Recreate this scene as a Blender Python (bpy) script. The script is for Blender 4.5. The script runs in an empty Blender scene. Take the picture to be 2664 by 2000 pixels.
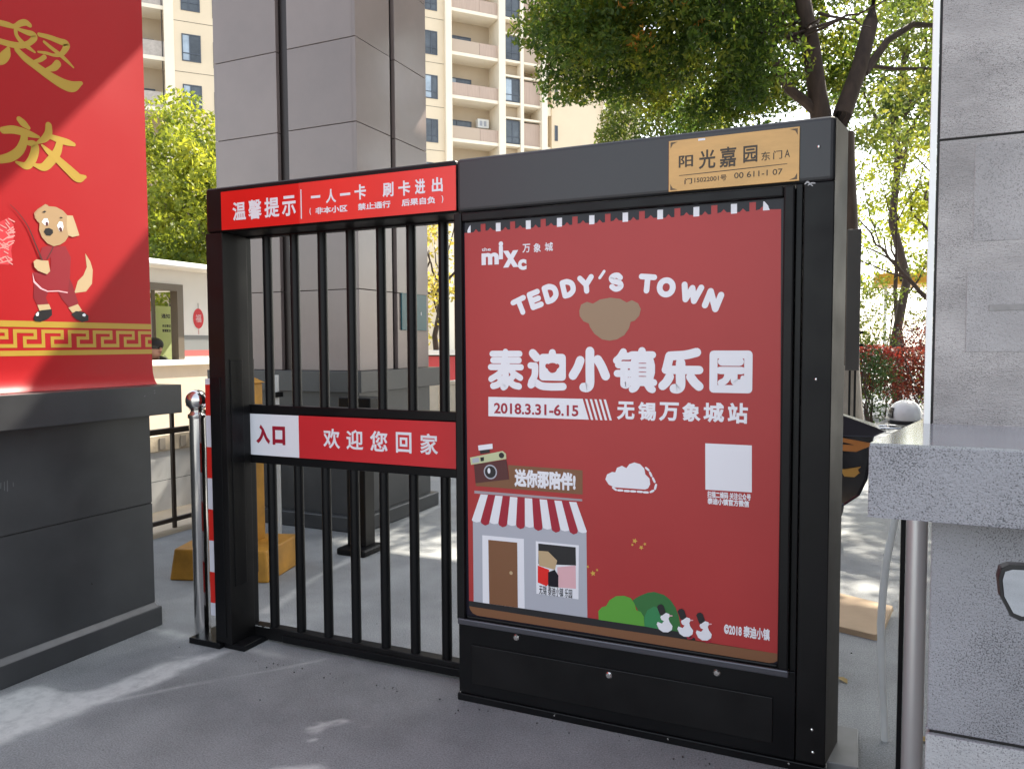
import bpy, bmesh, math, random
import numpy as np
from mathutils import Matrix, Vector
from mathutils.geometry import tessellate_polygon

S = bpy.context.scene
COL = S.collection
R = math.radians
# ---------------------------------------------------------------- camera
cd = bpy.data.cameras.new('camera'); cam = bpy.data.objects.new('camera', cd); COL.objects.link(cam)
cd.sensor_width = 36; cd.sensor_fit = 'HORIZONTAL'; cd.lens = 26.78; cd.clip_start = .05; cd.clip_end = 600
cr_ = Vector((0.9125, 0.4090, -0.0048)).normalized(); cf_ = Vector((-0.40852, 0.91122, -0.05288)).normalized()
cu_ = cr_.cross(cf_).normalized(); cr_ = cf_.cross(cu_)
cam.matrix_world = Matrix(((cr_.x, cu_.x, -cf_.x, 0), (cr_.y, cu_.y, -cf_.y, 0), (cr_.z, cu_.z, -cf_.z, 1.5), (0, 0, 0, 1)))
S.camera = cam
# ---------------------------------------------------------------- sky, sun, exposure
SUN_AZ, SUN_EL = R(20), R(47)            # azimuth measured from +Y towards +X
w = bpy.data.worlds.new('World'); S.world = w; w.use_nodes = True
nt = w.node_tree; sky = nt.nodes.new('ShaderNodeTexSky'); sky.sky_type = 'NISHITA'; sky.sun_disc = False
sky.sun_elevation = SUN_EL; sky.sun_rotation = SUN_AZ; sky.air_density = 1.3; sky.dust_density = 1.8; sky.ozone_density = 1.0
hz = nt.nodes.new('ShaderNodeHueSaturation'); hz.inputs['Saturation'].default_value = .45; nt.links.new(sky.outputs[0], hz.inputs['Color'])
nt.links.new(hz.outputs[0], nt.nodes['Background'].inputs[0]); nt.nodes['Background'].inputs[1].default_value = 0.15
sd = bpy.data.lights.new('sun', 'SUN'); sd.energy = 4.4; sd.angle = R(.55); sd.color = (1, .93, .80)
sun = bpy.data.objects.new('sun', sd); COL.objects.link(sun)
sdir = Vector((math.sin(SUN_AZ) * math.cos(SUN_EL), math.cos(SUN_AZ) * math.cos(SUN_EL), math.sin(SUN_EL)))
sun.rotation_euler = sdir.to_track_quat('Z', 'Y').to_euler(); sun.location = (10, 12, 20)
S.view_settings.view_transform = 'Standard'; S.view_settings.look = 'None'
S.view_settings.exposure = 1.7; S.view_settings.gamma = 1
S.render.engine = 'CYCLES'
S.cycles.use_denoising = True
S.cycles.max_bounces = 8
S.cycles.sample_clamp_indirect = 6

# ---------------------------------------------------------------- materials
MATS = {}
def mat(name, col, rough=.6, metal=0, var=.0, scale=6, bump=0, bscale=60, spec=.5, speck=0, stretch=None, coat=0, rvar=0, isl=0):
    if name in MATS: return MATS[name]
    m = bpy.data.materials.new(name); m.use_nodes = True; n = m.node_tree.nodes; l = m.node_tree.links
    b = n['Principled BSDF']; b.inputs['Roughness'].default_value = rough; b.inputs['Metallic'].default_value = metal
    b.inputs['Specular IOR Level'].default_value = spec; b.inputs['Coat Weight'].default_value = coat; b.inputs['Coat Roughness'].default_value = .08
    b.inputs['Base Color'].default_value = (*col, 1)
    tc = n.new('ShaderNodeTexCoord'); src = tc.outputs['Object']
    if stretch:
        mp = n.new('ShaderNodeMapping'); mp.inputs['Scale'].default_value = stretch; l.new(src, mp.inputs[0]); src = mp.outputs[0]
    last = None
    if var or rvar:
        t = n.new('ShaderNodeTexNoise'); t.inputs['Scale'].default_value = scale; t.inputs['Detail'].default_value = 6; t.inputs['Roughness'].default_value = .6
        l.new(src, t.inputs['Vector'])
        if var:
            r = n.new('ShaderNodeMapRange'); r.inputs[1].default_value = .3; r.inputs[2].default_value = .7
            r.inputs[3].default_value = 1 - var; r.inputs[4].default_value = 1 + var; l.new(t.outputs['Fac'], r.inputs[0])
            mx = n.new('ShaderNodeVectorMath'); mx.operation = 'SCALE'; mx.inputs[0].default_value = col; l.new(r.outputs[0], mx.inputs['Scale'])
            last = mx.outputs[0]
        if rvar:
            r2 = n.new('ShaderNodeMapRange'); r2.inputs[1].default_value = .3; r2.inputs[2].default_value = .7
            r2.inputs[3].default_value = max(.02, rough - rvar); r2.inputs[4].default_value = rough + rvar; l.new(t.outputs['Fac'], r2.inputs[0]); l.new(r2.outputs[0], b.inputs['Roughness'])
    if speck:
        v = n.new('ShaderNodeTexNoise'); v.inputs['Scale'].default_value = 330; v.inputs['Detail'].default_value = 3; l.new(src, v.inputs['Vector'])
        t2 = n.new('ShaderNodeTexNoise'); t2.inputs['Scale'].default_value = 5.5; t2.inputs['Detail'].default_value = 3; l.new(src, t2.inputs['Vector'])
        ad = n.new('ShaderNodeMath'); ad.operation = 'MULTIPLY_ADD'; ad.inputs[1].default_value = .35; l.new(t2.outputs['Fac'], ad.inputs[0]); l.new(v.outputs['Fac'], ad.inputs[2])
        r = n.new('ShaderNodeMapRange'); r.inputs[1].default_value = .50; r.inputs[2].default_value = .62; r.inputs[3].default_value = 1 - speck; r.inputs[4].default_value = 1.0
        l.new(ad.outputs[0], r.inputs[0])
        mx = n.new('ShaderNodeVectorMath'); mx.operation = 'SCALE'
        if last: l.new(last, mx.inputs[0])
        else: mx.inputs[0].default_value = col
        l.new(r.outputs[0], mx.inputs['Scale']); last = mx.outputs[0]
    if isl:
        g = n.new('ShaderNodeNewGeometry'); r = n.new('ShaderNodeMapRange'); r.inputs[3].default_value = 1 - isl; r.inputs[4].default_value = 1 + isl; l.new(g.outputs['Random Per Island'], r.inputs[0])
        mx = n.new('ShaderNodeVectorMath'); mx.operation = 'SCALE'; l.new(last, mx.inputs[0]); l.new(r.outputs[0], mx.inputs['Scale']); last = mx.outputs[0]
    if last: l.new(last, b.inputs['Base Color'])
    if bump:
        t = n.new('ShaderNodeTexNoise'); t.inputs['Scale'].default_value = bscale; t.inputs['Detail'].default_value = 4; l.new(src, t.inputs['Vector'])
        bp = n.new('ShaderNodeBump'); bp.inputs['Strength'].default_value = bump; bp.inputs['Distance'].default_value = .01
        l.new(t.outputs['Fac'], bp.inputs['Height']); l.new(bp.outputs[0], b.inputs['Normal'])
    MATS[name] = m; return m

def leafmat(name, c1, c2, c3, trans=.45):
    m = bpy.data.materials.new(name); m.use_nodes = True; n = m.node_tree.nodes; l = m.node_tree.links
    b = n['Principled BSDF']; b.inputs['Roughness'].default_value = .5; b.inputs['Specular IOR Level'].default_value = .35
    g = n.new('ShaderNodeNewGeometry'); tc = n.new('ShaderNodeTexCoord')
    t = n.new('ShaderNodeTexNoise'); t.inputs['Scale'].default_value = 1.1; t.inputs['Detail'].default_value = 2; l.new(tc.outputs['Object'], t.inputs['Vector'])
    a = n.new('ShaderNodeMath'); a.operation = 'MULTIPLY_ADD'; a.inputs[1].default_value = .40; l.new(g.outputs['Random Per Island'], a.inputs[0])
    s = n.new('ShaderNodeMath'); s.operation = 'MULTIPLY_ADD'; s.inputs[1].default_value = 1.5; s.inputs[2].default_value = -.45; l.new(t.outputs['Fac'], s.inputs[0]); l.new(s.outputs[0], a.inputs[2])
    r = n.new('ShaderNodeValToRGB'); e = r.color_ramp.elements; e[0].position = .1; e[0].color = (*c1, 1); e[1].position = .95; e[1].color = (*c3, 1)
    k = e.new(.5); k.color = (*c2, 1); l.new(a.outputs[0], r.inputs[0]); l.new(r.outputs[0], b.inputs['Base Color'])
    tr = n.new('ShaderNodeBsdfTranslucent'); hs = n.new('ShaderNodeHueSaturation'); hs.inputs['Value'].default_value = 1.8; hs.inputs['Hue'].default_value = .485
    l.new(r.outputs[0], hs.inputs['Color']); l.new(hs.outputs[0], tr.inputs['Color'])
    mx = n.new('ShaderNodeMixShader'); mx.inputs[0].default_value = trans; l.new(b.outputs[0], mx.inputs[1]); l.new(tr.outputs[0], mx.inputs[2])
    l.new(mx.outputs[0], n['Material Output'].inputs[0])
    MATS[name] = m; return m

BLK = mat('black powder coat', (.0045, .0045, .0052), .38, var=.15, scale=3, bump=.03, bscale=300, rvar=.08, spec=.22)
BLK2 = mat('black powder coat worn', (.006, .0056, .006), .44, var=.25, scale=5, rvar=.1, spec=.24)
GRYM = mat('sky reflection panel metal', (.040, .040, .043), .36, spec=.4, var=.12, scale=2, rvar=.05)  # grey carries the sky reflection on the lintel's right half
STEEL = mat('stainless steel', (.62, .61, .60), .16, 1, var=.05, scale=3, rvar=.05)
STEELD = mat('side steel', (.036, .031, .026), .55, .1, spec=.2, rvar=.06, scale=4)
BOLT = mat('bright bolt', (.75, .74, .70), .2, 1)
CHROME = mat('mirror chrome', (.9, .9, .9), .02, 1)
WHT = mat('white print', (.78, .78, .82), .42)
WHTP = mat('white paint', (.80, .79, .76), .5, var=.05, scale=3)
SREDL = mat('sign red', (.80, .040, .030), .32, var=.06, scale=2)
SREDD = mat('sign red deep', (.72, .014, .010), .32, var=.05, scale=2)
SRED2 = mat('welcome sign red', (.58, .022, .028), .35, var=.05, scale=2)
PRED = mat('poster red', (.40, .036, .036), .36, spec=.35, var=.05, scale=1.5)
NAVY = mat('light box glass', (.016, .014, .021), .2, spec=.22)
DRED = mat('deep red ink', (.34, .008, .028), .4)
BROWN = mat('brown ink', (.20, .085, .036), .4)
TAN = mat('tan ink', (.30, .19, .11), .4)
GREYI = mat('grey ink', (.42, .43, .48), .4)
BLKI = mat('black ink', (.012, .011, .013), .4)
GRN1 = mat('leaf green ink', (.10, .34, .035), .4); GRN2 = mat('dark green ink', (.028, .15, .035), .4); GRN3 = mat('mid green ink', (.03, .22, .075), .4)
YGI = mat('pale yellow ink', (.52, .55, .32), .4); CREAM = mat('cream ink', (.50, .36, .20), .45); GOLDI = mat('gold ink', (.62, .38, .06), .4)
PINK = mat('pink ink', (.72, .42, .45), .4); RUST = mat('dark brown ink', (.085, .018, .018), .4)
BANR = mat('red banner vinyl', (.37, .008, .011), .42, spec=.3, var=.04, scale=1.2, rvar=.05)
GOLDB = mat('banner gold ink', (.42, .26, .03), .42)
JACK = mat('crimson ink', (.20, .006, .014), .45)
GRAN = mat('polished grey granite', (.262, .208, .190), .18, var=.08, scale=1.5, spec=.45, rvar=.05, isl=.05)
GRANP = mat('dark grey plinth stone', (.043, .044, .046), .36, var=.24, scale=2.2, spec=.45, rvar=.08)
GRANK = mat('dark joint', (.012, .010, .010), .6)
GRVM = mat('bronze groove metal', (.030, .021, .019), .35, .4)
FLAME = mat('flamed granite', (.275, .27, .288), .62, var=.14, scale=2.6, speck=.66, bump=.45, bscale=170)
FLAMEL = mat('weathered granite', (.325, .302, .292), .66, var=.30, scale=3.2, speck=.62, bump=.4, bscale=120, stretch=(1, 1, 2.2), isl=.07)
FLAMEP = mat('polished ledge granite', (.33, .335, .35), .12, var=.1, scale=3, speck=.5)
YEL = mat('yellow paint', (.46, .215, .022), .55, var=.28, scale=5, bump=.15, bscale=30)
CONC = mat('cream concrete', (.56, .47, .35), .8, var=.1, scale=2, bump=.2)
BOOTHW = mat('booth white', (.80, .78, .74), .45, var=.04, scale=2)
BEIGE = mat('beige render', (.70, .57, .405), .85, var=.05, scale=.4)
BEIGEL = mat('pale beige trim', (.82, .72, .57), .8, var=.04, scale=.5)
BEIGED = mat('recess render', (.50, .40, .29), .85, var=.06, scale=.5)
PINKB = mat('balcony panel', (.46, .34, .27), .75, var=.08, scale=3, stretch=(4, 4, .3))
WINF = mat('window frame', (.06, .07, .09), .4)
GLASS = mat('window glass', (.060, .070, .080), .10, var=.6, scale=.8, spec=.6)
GLASSB = mat('pale curtain glass', (.34, .40, .46), .12, var=.25, scale=1.5)
GOLDP = mat('brushed gold plaque', (.43, .25, .10), .36, .6, var=.22, scale=4, stretch=(1, 1, 3), rvar=.08)
BARK = mat('bark', (.055, .036, .028), .9, var=.35, scale=9, bump=.8, bscale=22, stretch=(1, 1, .25))
BARKG = mat('grey lower bark', (.21, .185, .16), .9, var=.3, scale=9, bump=.7, bscale=22, stretch=(1, 1, .3))
SKIN = mat('skin', (.42, .23, .16), .55); HAIR = mat('black hair', (.008, .007, .007), .5); CLOTH = mat('dark jacket', (.012, .016, .015), .8, bump=.3, bscale=80)
RUB = mat('tyre rubber', (.012, .012, .012), .8); SCB = mat('scooter black', (.010, .010, .014), .22, coat=.5); ORG = mat('scooter orange', (.52, .20, .05), .35)
CARD = mat('bare board', (.50, .36, .23), .75, var=.08, scale=6)
PIPE = mat('painted pipe', (.68, .68, .67), .4, var=.06)

# ---------------------------------------------------------------- mesh helpers
class MB:
    def __init__(s): s.v = []; s.f = []; s.mi = []; s.mats = []
    def m(s, mt):
        if mt not in s.mats: s.mats.append(mt)
        return s.mats.index(mt)
    def add(s, vs, fs, mt):
        o = len(s.v); k = s.m(mt); s.v += [tuple(v) for v in vs]
        for f in fs: s.f.append([i + o for i in f]); s.mi.append(k)
    def box(s, x0, x1, y0, y1, z0, z1, mt):
        s.add([(x0, y0, z0), (x1, y0, z0), (x1, y1, z0), (x0, y1, z0), (x0, y0, z1), (x1, y0, z1), (x1, y1, z1), (x0, y1, z1)],
              [(0, 3, 2, 1), (4, 5, 6, 7), (0, 1, 5, 4), (1, 2, 6, 5), (2, 3, 7, 6), (3, 0, 4, 7)], mt)
    def prism(s, pts, h, mt, f):                     # polygon extruded; f maps (u, v, d) to space
        n = len(pts); tri = tessellate_polygon([[Vector((p[0], p[1], 0)) for p in pts]])
        a = [f(p[0], p[1], 0) for p in pts]; b = [f(p[0], p[1], h) for p in pts]
        s.add(a + b, [tuple(t) for t in tri] + [tuple(i + n for i in t) for t in tri] + [(i, (i + 1) % n, n + (i + 1) % n, n + i) for i in range(n)], mt)
    def poly(s, pts, d, mt, f):                      # flat polygon at depth d
        tri = tessellate_polygon([[Vector((p[0], p[1], 0)) for p in pts]])
        s.add([f(p[0], p[1], d) for p in pts], [tuple(t) for t in tri], mt)
    def tube(s, pts, rads, mt, n=10, cap=True):
        rings = []; up = Vector((0, 0, 1)); P = [Vector(p) for p in pts]
        if not hasattr(rads, '__len__'): rads = [rads] * len(P)
        for i, p in enumerate(P):
            d = (P[min(i + 1, len(P) - 1)] - P[max(i - 1, 0)]).normalized()
            a = d.cross(up if abs(d.z) < .95 else Vector((0, 1, 0))).normalized(); b = d.cross(a)
            rings.append([p + (a * math.cos(2 * math.pi * k / n) + b * math.sin(2 * math.pi * k / n)) * rads[i] for k in range(n)])
        vs = [v for r in rings for v in r]; fs = []
        for i in range(len(P) - 1):
            for k in range(n): fs.append((i * n + k, i * n + (k + 1) % n, (i + 1) * n + (k + 1) % n, (i + 1) * n + k))
        if cap: fs += [tuple(range(n - 1, -1, -1)), tuple((len(P) - 1) * n + k for k in range(n))]
        s.add(vs, fs, mt)
    def lathe(s, prof, c, mt, n=20, ax='z'):
        vs = []; fs = []
        for r, h in prof:
            for k in range(n):
                a = 2 * math.pi * k / n; q = (r * math.cos(a), r * math.sin(a), h)
                if ax == 'y': q = (q[0], -q[2], q[1])
                if ax == 'x': q = (q[2], q[0], q[1])
                vs.append((c[0] + q[0], c[1] + q[1], c[2] + q[2]))
        for i in range(len(prof) - 1):
            for k in range(n): fs.append((i * n + k, i * n + (k + 1) % n, (i + 1) * n + (k + 1) % n, (i + 1) * n + k))
        fs += [tuple(range(n - 1, -1, -1)), tuple((len(prof) - 1) * n + k for k in range(n))]
        s.add(vs, fs, mt)
    def ball(s, c, r, mt, nu=16, nv=10):
        rx, ry, rz = r if hasattr(r, '__len__') else (r, r, r)
        vs = []; fs = []
        for i in range(1, nv):
            t = math.pi * i / nv
            for k in range(nu):
                a = 2 * math.pi * k / nu; vs.append((c[0] + rx * math.sin(t) * math.cos(a), c[1] + ry * math.sin(t) * math.sin(a), c[2] + rz * math.cos(t)))
        vs += [(c[0], c[1], c[2] + rz), (c[0], c[1], c[2] - rz)]; T = len(vs) - 2
        for i in range(nv - 2):
            for k in range(nu): fs.append((i * nu + k, (i + 1) * nu + k, (i + 1) * nu + (k + 1) % nu, i * nu + (k + 1) % nu))
        for k in range(nu):
            fs.append((T, k, (k + 1) % nu)); fs.append((T + 1, (nv - 2) * nu + (k + 1) % nu, (nv - 2) * nu + k))
        s.add(vs, fs, mt)
    def build(s, name, parent=None, bevel=0, smooth=False, seg=2):
        me = bpy.data.meshes.new(name); me.from_pydata(s.v, [], s.f)
        for m_ in s.mats: me.materials.append(m_)
        me.polygons.foreach_set('material_index', s.mi)
        if smooth: me.polygons.foreach_set('use_smooth', [True] * len(me.polygons))
        me.update()
        o = bpy.data.objects.new(name, me); COL.objects.link(o)
        if parent: attach(o, parent)
        if bevel:
            b = o.modifiers.new('bevel', 'BEVEL'); b.width = bevel; b.segments = seg; b.limit_method = 'ANGLE'; b.angle_limit = R(40)
            b.harden_normals = False
        if smooth and not bevel:
            try: me.set_sharp_from_angle(angle=R(40))
            except Exception: pass
        return o
def attach(o, parent):
    o.parent = parent
    o.matrix_parent_inverse = wmat(parent).inverted()
def wmat(o):
    return (wmat(o.parent) @ o.matrix_parent_inverse @ o.matrix_basis) if o.parent else o.matrix_basis.copy()
def tag(o, label=None, cat=None, group=None, kind=None):
    if label: o['label'] = label
    if cat: o['category'] = cat
    if group: o['group'] = group
    if kind: o['kind'] = kind
    return o
def thing(name, loc, label, cat, group=None):
    o = bpy.data.objects.new(name, None); o.empty_display_size = .2; COL.objects.link(o); o.location = loc
    return tag(o, label, cat, group)
def copy_tree(o, parent=None):
    c = o.copy(); COL.objects.link(c)
    if parent: c.parent = parent
    for ch in list(o.children): copy_tree(ch, c)
    return c
FY = lambda Y: (lambda u, v, d: (u, Y - d, v))         # plane facing the street (-Y), d comes forward
FX = lambda X: (lambda u, v, d: (X + d, u, v))         # plane facing +X

def glyphs(text, bold):
    c = bpy.data.curves.new('glyph', 'FONT'); c.body = text; c.bevel_depth = bold; c.bevel_resolution = 2; c.resolution_u = 4
    o = bpy.data.objects.new('glyph', c); COL.objects.link(o); dg = bpy.context.evaluated_depsgraph_get()
    me = bpy.data.meshes.new_from_object(o.evaluated_get(dg))
    v = np.empty(len(me.vertices) * 3); me.vertices.foreach_get('co', v); v = v.reshape(-1, 3)
    f = [tuple(p.vertices) for p in me.polygons]
    bpy.data.objects.remove(o); bpy.data.curves.remove(c); bpy.data.meshes.remove(me)
    return v, f
def text(mb, s, p0, p1, mt, f, d, bold=.02, th=.0006, keep=False):
    """lettering fitted to the rectangle p0 (lower left) - p1 (upper right) of a plane"""
    v, fc = glyphs(s, bold)
    if len(v) == 0: return
    lo = v.min(0); hi = v.max(0); sx = (p1[0] - p0[0]) / (hi[0] - lo[0]); sy = (p1[1] - p0[1]) / (hi[1] - lo[1])
    if keep: sx = sy = min(sx, sy)
    zs = th / max(1e-6, (hi[2] - lo[2]))
    mb.add([f(p0[0] + (q[0] - lo[0]) * sx, p0[1] + (q[1] - lo[1]) * sy, d + (q[2] - lo[2]) * zs) for q in v], fc, mt)
def text_at(mb, ch, base, top, mt, f, d, bold=.05, th=.0006, wide=1.0):
    """one capital standing from base point to top point, turned with that direction"""
    v, fc = glyphs(ch, bold); lo = v.min(0); hi = v.max(0)
    up = np.array(top) - np.array(base); h = np.linalg.norm(up); up /= h; rt = np.array((up[1], -up[0]))
    k = h / (hi[1] - lo[1]); cx = (lo[0] + hi[0]) / 2; zs = th / max(1e-6, hi[2] - lo[2])
    vs = []
    for q in v:
        p = np.array(base) + rt * (q[0] - cx) * k * wide + up * (q[1] - lo[1]) * k; vs.append(f(p[0], p[1], d + (q[2] - lo[2]) * zs))
    mb.add(vs, fc, mt)
def stroke(mb, pts, mt, f, d, n=6, w_=1.0):
    """a brush stroke: (u, v, width) nodes joined by a smooth band with round ends"""
    P = [np.array(p, float) for p in pts]; P = [2 * P[0] - P[1]] + P + [2 * P[-1] - P[-2]]; C = []
    for i in range(1, len(P) - 2):
        for k in range(n):
            t = k / n; C.append(.5 * (2 * P[i] + (P[i + 1] - P[i - 1]) * t + (2 * P[i - 1] - 5 * P[i] + 4 * P[i + 1] - P[i + 2]) * t * t + (3 * P[i] - P[i - 1] - 3 * P[i + 1] + P[i + 2]) * t ** 3))
    C.append(P[-2]); C = np.array(C); T = np.gradient(C[:, :2], axis=0); T /= np.linalg.norm(T, axis=1)[:, None] + 1e-9
    N = np.stack([-T[:, 1], T[:, 0]], 1); W = np.abs(C[:, 2]) * .5 * w_
    L = C[:, :2] + N * W[:, None]; Rr = C[:, :2] - N * W[:, None]
    a0 = math.atan2(N[0][1], N[0][0]); cap0 = [C[0, :2] + W[0] * np.array((math.cos(a0 + a), math.sin(a0 + a))) for a in np.linspace(0, math.pi, 7)[1:-1]]
    a1 = math.atan2(-N[-1][1], -N[-1][0]); cap1 = [C[-1, :2] + W[-1] * np.array((math.cos(a1 + a), math.sin(a1 + a))) for a in np.linspace(0, math.pi, 7)[1:-1]]
    m_ = len(C); vs = [f(*p, d) for p in L] + [f(*p, d) for p in Rr]
    fs = [(i, i + 1, m_ + i + 1, m_ + i) for i in range(m_ - 1)]
    o = len(vs); vs += [f(*p, d) for p in cap0]; fs.append((0,) + tuple(range(o, o + 5)) + (m_,))
    o = len(vs); vs += [f(*p, d) for p in cap1]; fs.append((2 * m_ - 1,) + tuple(range(o, o + 5)) + (m_ - 1,))
    mb.add(vs, fs, mt)
def disc(c, r, n=20, ry=None): return [(c[0] + r * math.cos(2 * math.pi * k / n), c[1] + (ry or r) * math.sin(2 * math.pi * k / n)) for k in range(n)]

# ---------------------------------------------------------------- foliage
def leaves(name, pts, size, mt, parent=None, seed=0, droop=.0, aspect=.5):
    rg = np.random.default_rng(seed); n = len(pts)
    a = rg.normal(size=(n, 3)); a[:, 2] -= droop; a /= np.linalg.norm(a, axis=1)[:, None]
    b = np.cross(a, rg.normal(size=(n, 3))); b /= np.linalg.norm(b, axis=1)[:, None]
    s = size * rg.uniform(.6, 1.35, n)[:, None]; c = np.cross(a, b)
    v = np.stack([pts - a * s * .5, pts + b * s * aspect * .5 + c * s * .08, pts + a * s * .5, pts - b * s * aspect * .5 + c * s * .08], 1).reshape(-1, 3)
    me = bpy.data.meshes.new(name); me.vertices.add(4 * n); me.vertices.foreach_set('co', v.ravel())
    me.loops.add(4 * n); me.loops.foreach_set('vertex_index', np.arange(4 * n, dtype=np.int32))
    me.polygons.add(n); me.polygons.foreach_set('loop_start', np.arange(0, 4 * n, 4, dtype=np.int32))
    me.materials.append(mt); me.update(calc_edges=True); me.validate()
    o = bpy.data.objects.new(name, me); COL.objects.link(o)
    if parent: attach(o, parent)
    return o
def clumps(cs, per, rg, flat=.75):
    out = []
    for (x, y, z, r) in cs:
        n = int(per * (r / .5) ** 2); d = rg.normal(size=(n, 3)); d /= np.linalg.norm(d, axis=1)[:, None]
        q = d * (r * rg.uniform(.25, 1, (n, 1)) ** .5); q[:, 2] *= flat; out.append(q + np.array((x, y, z)))
    return np.concatenate(out)
def ellipsoid_clumps(c, r, n, cr, rg, shell=.55):
    out = []
    while len(out) < n:
        d = rg.normal(size=3); d /= np.linalg.norm(d); t = rg.uniform(shell ** 3, 1) ** (1 / 3)
        out.append((c[0] + d[0] * r[0] * t, c[1] + d[1] * r[1] * t, c[2] + d[2] * r[2] * t, cr * rg.uniform(.6, 1.3)))
    return out
def limb(mb, p0, p1, r0, r1, mt, rg, wob=.06, n=7):
    P = []; p0 = np.array(p0, float); p1 = np.array(p1, float); L = np.linalg.norm(p1 - p0)
    for i in range(n):
        t = i / (n - 1); P.append(p0 + (p1 - p0) * t + (rg.normal(size=3) * wob * L * math.sin(math.pi * t) * .5))
    mb.tube(P, [r0 + (r1 - r0) * i / (n - 1) for i in range(n)], mt, 9)
# ---------------------------------------------------------------- rounded stroke lettering (skeletons in a 1 x 1 box)
ST = {
 'T': [[(-.36, .88), (.36, .88)], [(0, .86), (0, .12)]], 'E': [[(-.25, .12), (-.25, .88)], [(-.22, .88), (.27, .88)], [(-.22, .5), (.22, .5)], [(-.22, .12), (.27, .12)]],
 'D': [[(-.27, .12), (-.27, .88)], [(-.25, .88), (.02, .87), (.25, .72), (.31, .5), (.25, .28), (.02, .13), (-.25, .12)]], 'Y': [[(-.34, .88), (0, .47)], [(.34, .88), (0, .47)], [(0, .47), (0, .12)]],
 "'": [[(.05, .9), (0, .55), (-.06, .2)]], 'S': [[(.26, .73), (.12, .87), (-.1, .87), (-.26, .76), (-.20, .60), (0, .52), (.21, .42), (.26, .26), (.12, .13), (-.1, .13), (-.27, .27)]],
 'O': [[(.36 * math.cos(a), .5 + .38 * math.sin(a)) for a in np.linspace(0, 2 * math.pi, 13)]], 'W': [[(-.45, .88), (-.23, .12)], [(-.23, .12), (0, .78)], [(0, .78), (.23, .12)], [(.23, .12), (.45, .88)]],
 'N': [[(-.28, .12), (-.28, .88)], [(-.28, .88), (.28, .12)], [(.28, .12), (.28, .88)]],
}
TI = {  # stroke lists: width, points
 '小': [(17, (27, 72), (20, 55), (8, 36)), (17, (52, 94), (52, 50), (52, 18), (46, 8), (36, 8)), (17, (72, 74), (82, 58), (92, 36))],
 '园': [(14, (10, 88), (90, 88)), (14, (90, 88), (90, 10)), (14, (90, 10), (10, 10)), (14, (10, 10), (10, 88)), (15, (30, 72), (70, 72)), (13, (25, 52), (75, 52)), (12, (44, 50), (42, 36), (36, 28), (28, 24)), (12, (58, 50), (58, 32), (62, 25), (76, 25)), (8, (77, 26), (78, 36))],
 '乐': [(16, (86, 92), (60, 86), (26, 84)), (16, (25, 84), (18, 55)), (15, (16, 52), (92, 52)), (17, (50, 68), (50, 40), (50, 16), (44, 9), (36, 9)), (16, (25, 36), (18, 24), (9, 15)), (16, (73, 36), (82, 24), (92, 15))],
 '镇': [(13, (24, 92), (16, 80), (7, 72)), (13, (22, 82), (38, 82)), (13, (12, 62), (40, 62)), (13, (9, 42), (40, 42)), (14, (26, 62), (26, 18)), (12, (25, 16), (32, 15), (40, 26)), (13, (44, 85), (94, 85)), (14, (69, 94), (69, 80)), (46, (70, 62), (70, 44)), (13, (42, 22), (97, 22)), (13, (58, 18), (52, 9), (46, 6)), (13, (82, 18), (88, 9), (94, 6))],
 '泰': [(12, (12, 89), (90, 89)), (12, (14, 73), (88, 73)), (12, (7, 56), (94, 56)), (12, (50, 94), (46, 66), (34, 42), (8, 26)), (12, (58, 58), (72, 42), (92, 30)), (14, (50, 44), (50, 14), (44, 7)), (12, (26, 34), (36, 28)), (13, (38, 20), (26, 12), (14, 9)), (12, (76, 38), (66, 28)), (13, (62, 20), (74, 12), (88, 9))],
 '迪': [(17, (14, 91), (24, 80)), (13, (8, 60), (20, 59)), (14, (20, 59), (19, 36), (10, 18)), (15, (9, 11), (20, 17), (36, 9), (60, 7), (92, 8)), (15, (40, 80), (90, 80)), (15, (90, 80), (90, 32)), (15, (90, 32), (40, 32)), (15, (40, 32), (40, 80)), (15, (65, 92), (65, 80)), (40, (60, 56), (70, 56))],
}
def stroke_char(mb, strokes, tf, mt, f, d, k):
    for i, (w_, *pts) in enumerate(strokes):
        P = [tf(*p) for p in pts]; stroke(mb, [(p[0], p[1], w_ * k) for p in P], mt, f, d + i * .00012)

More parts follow.
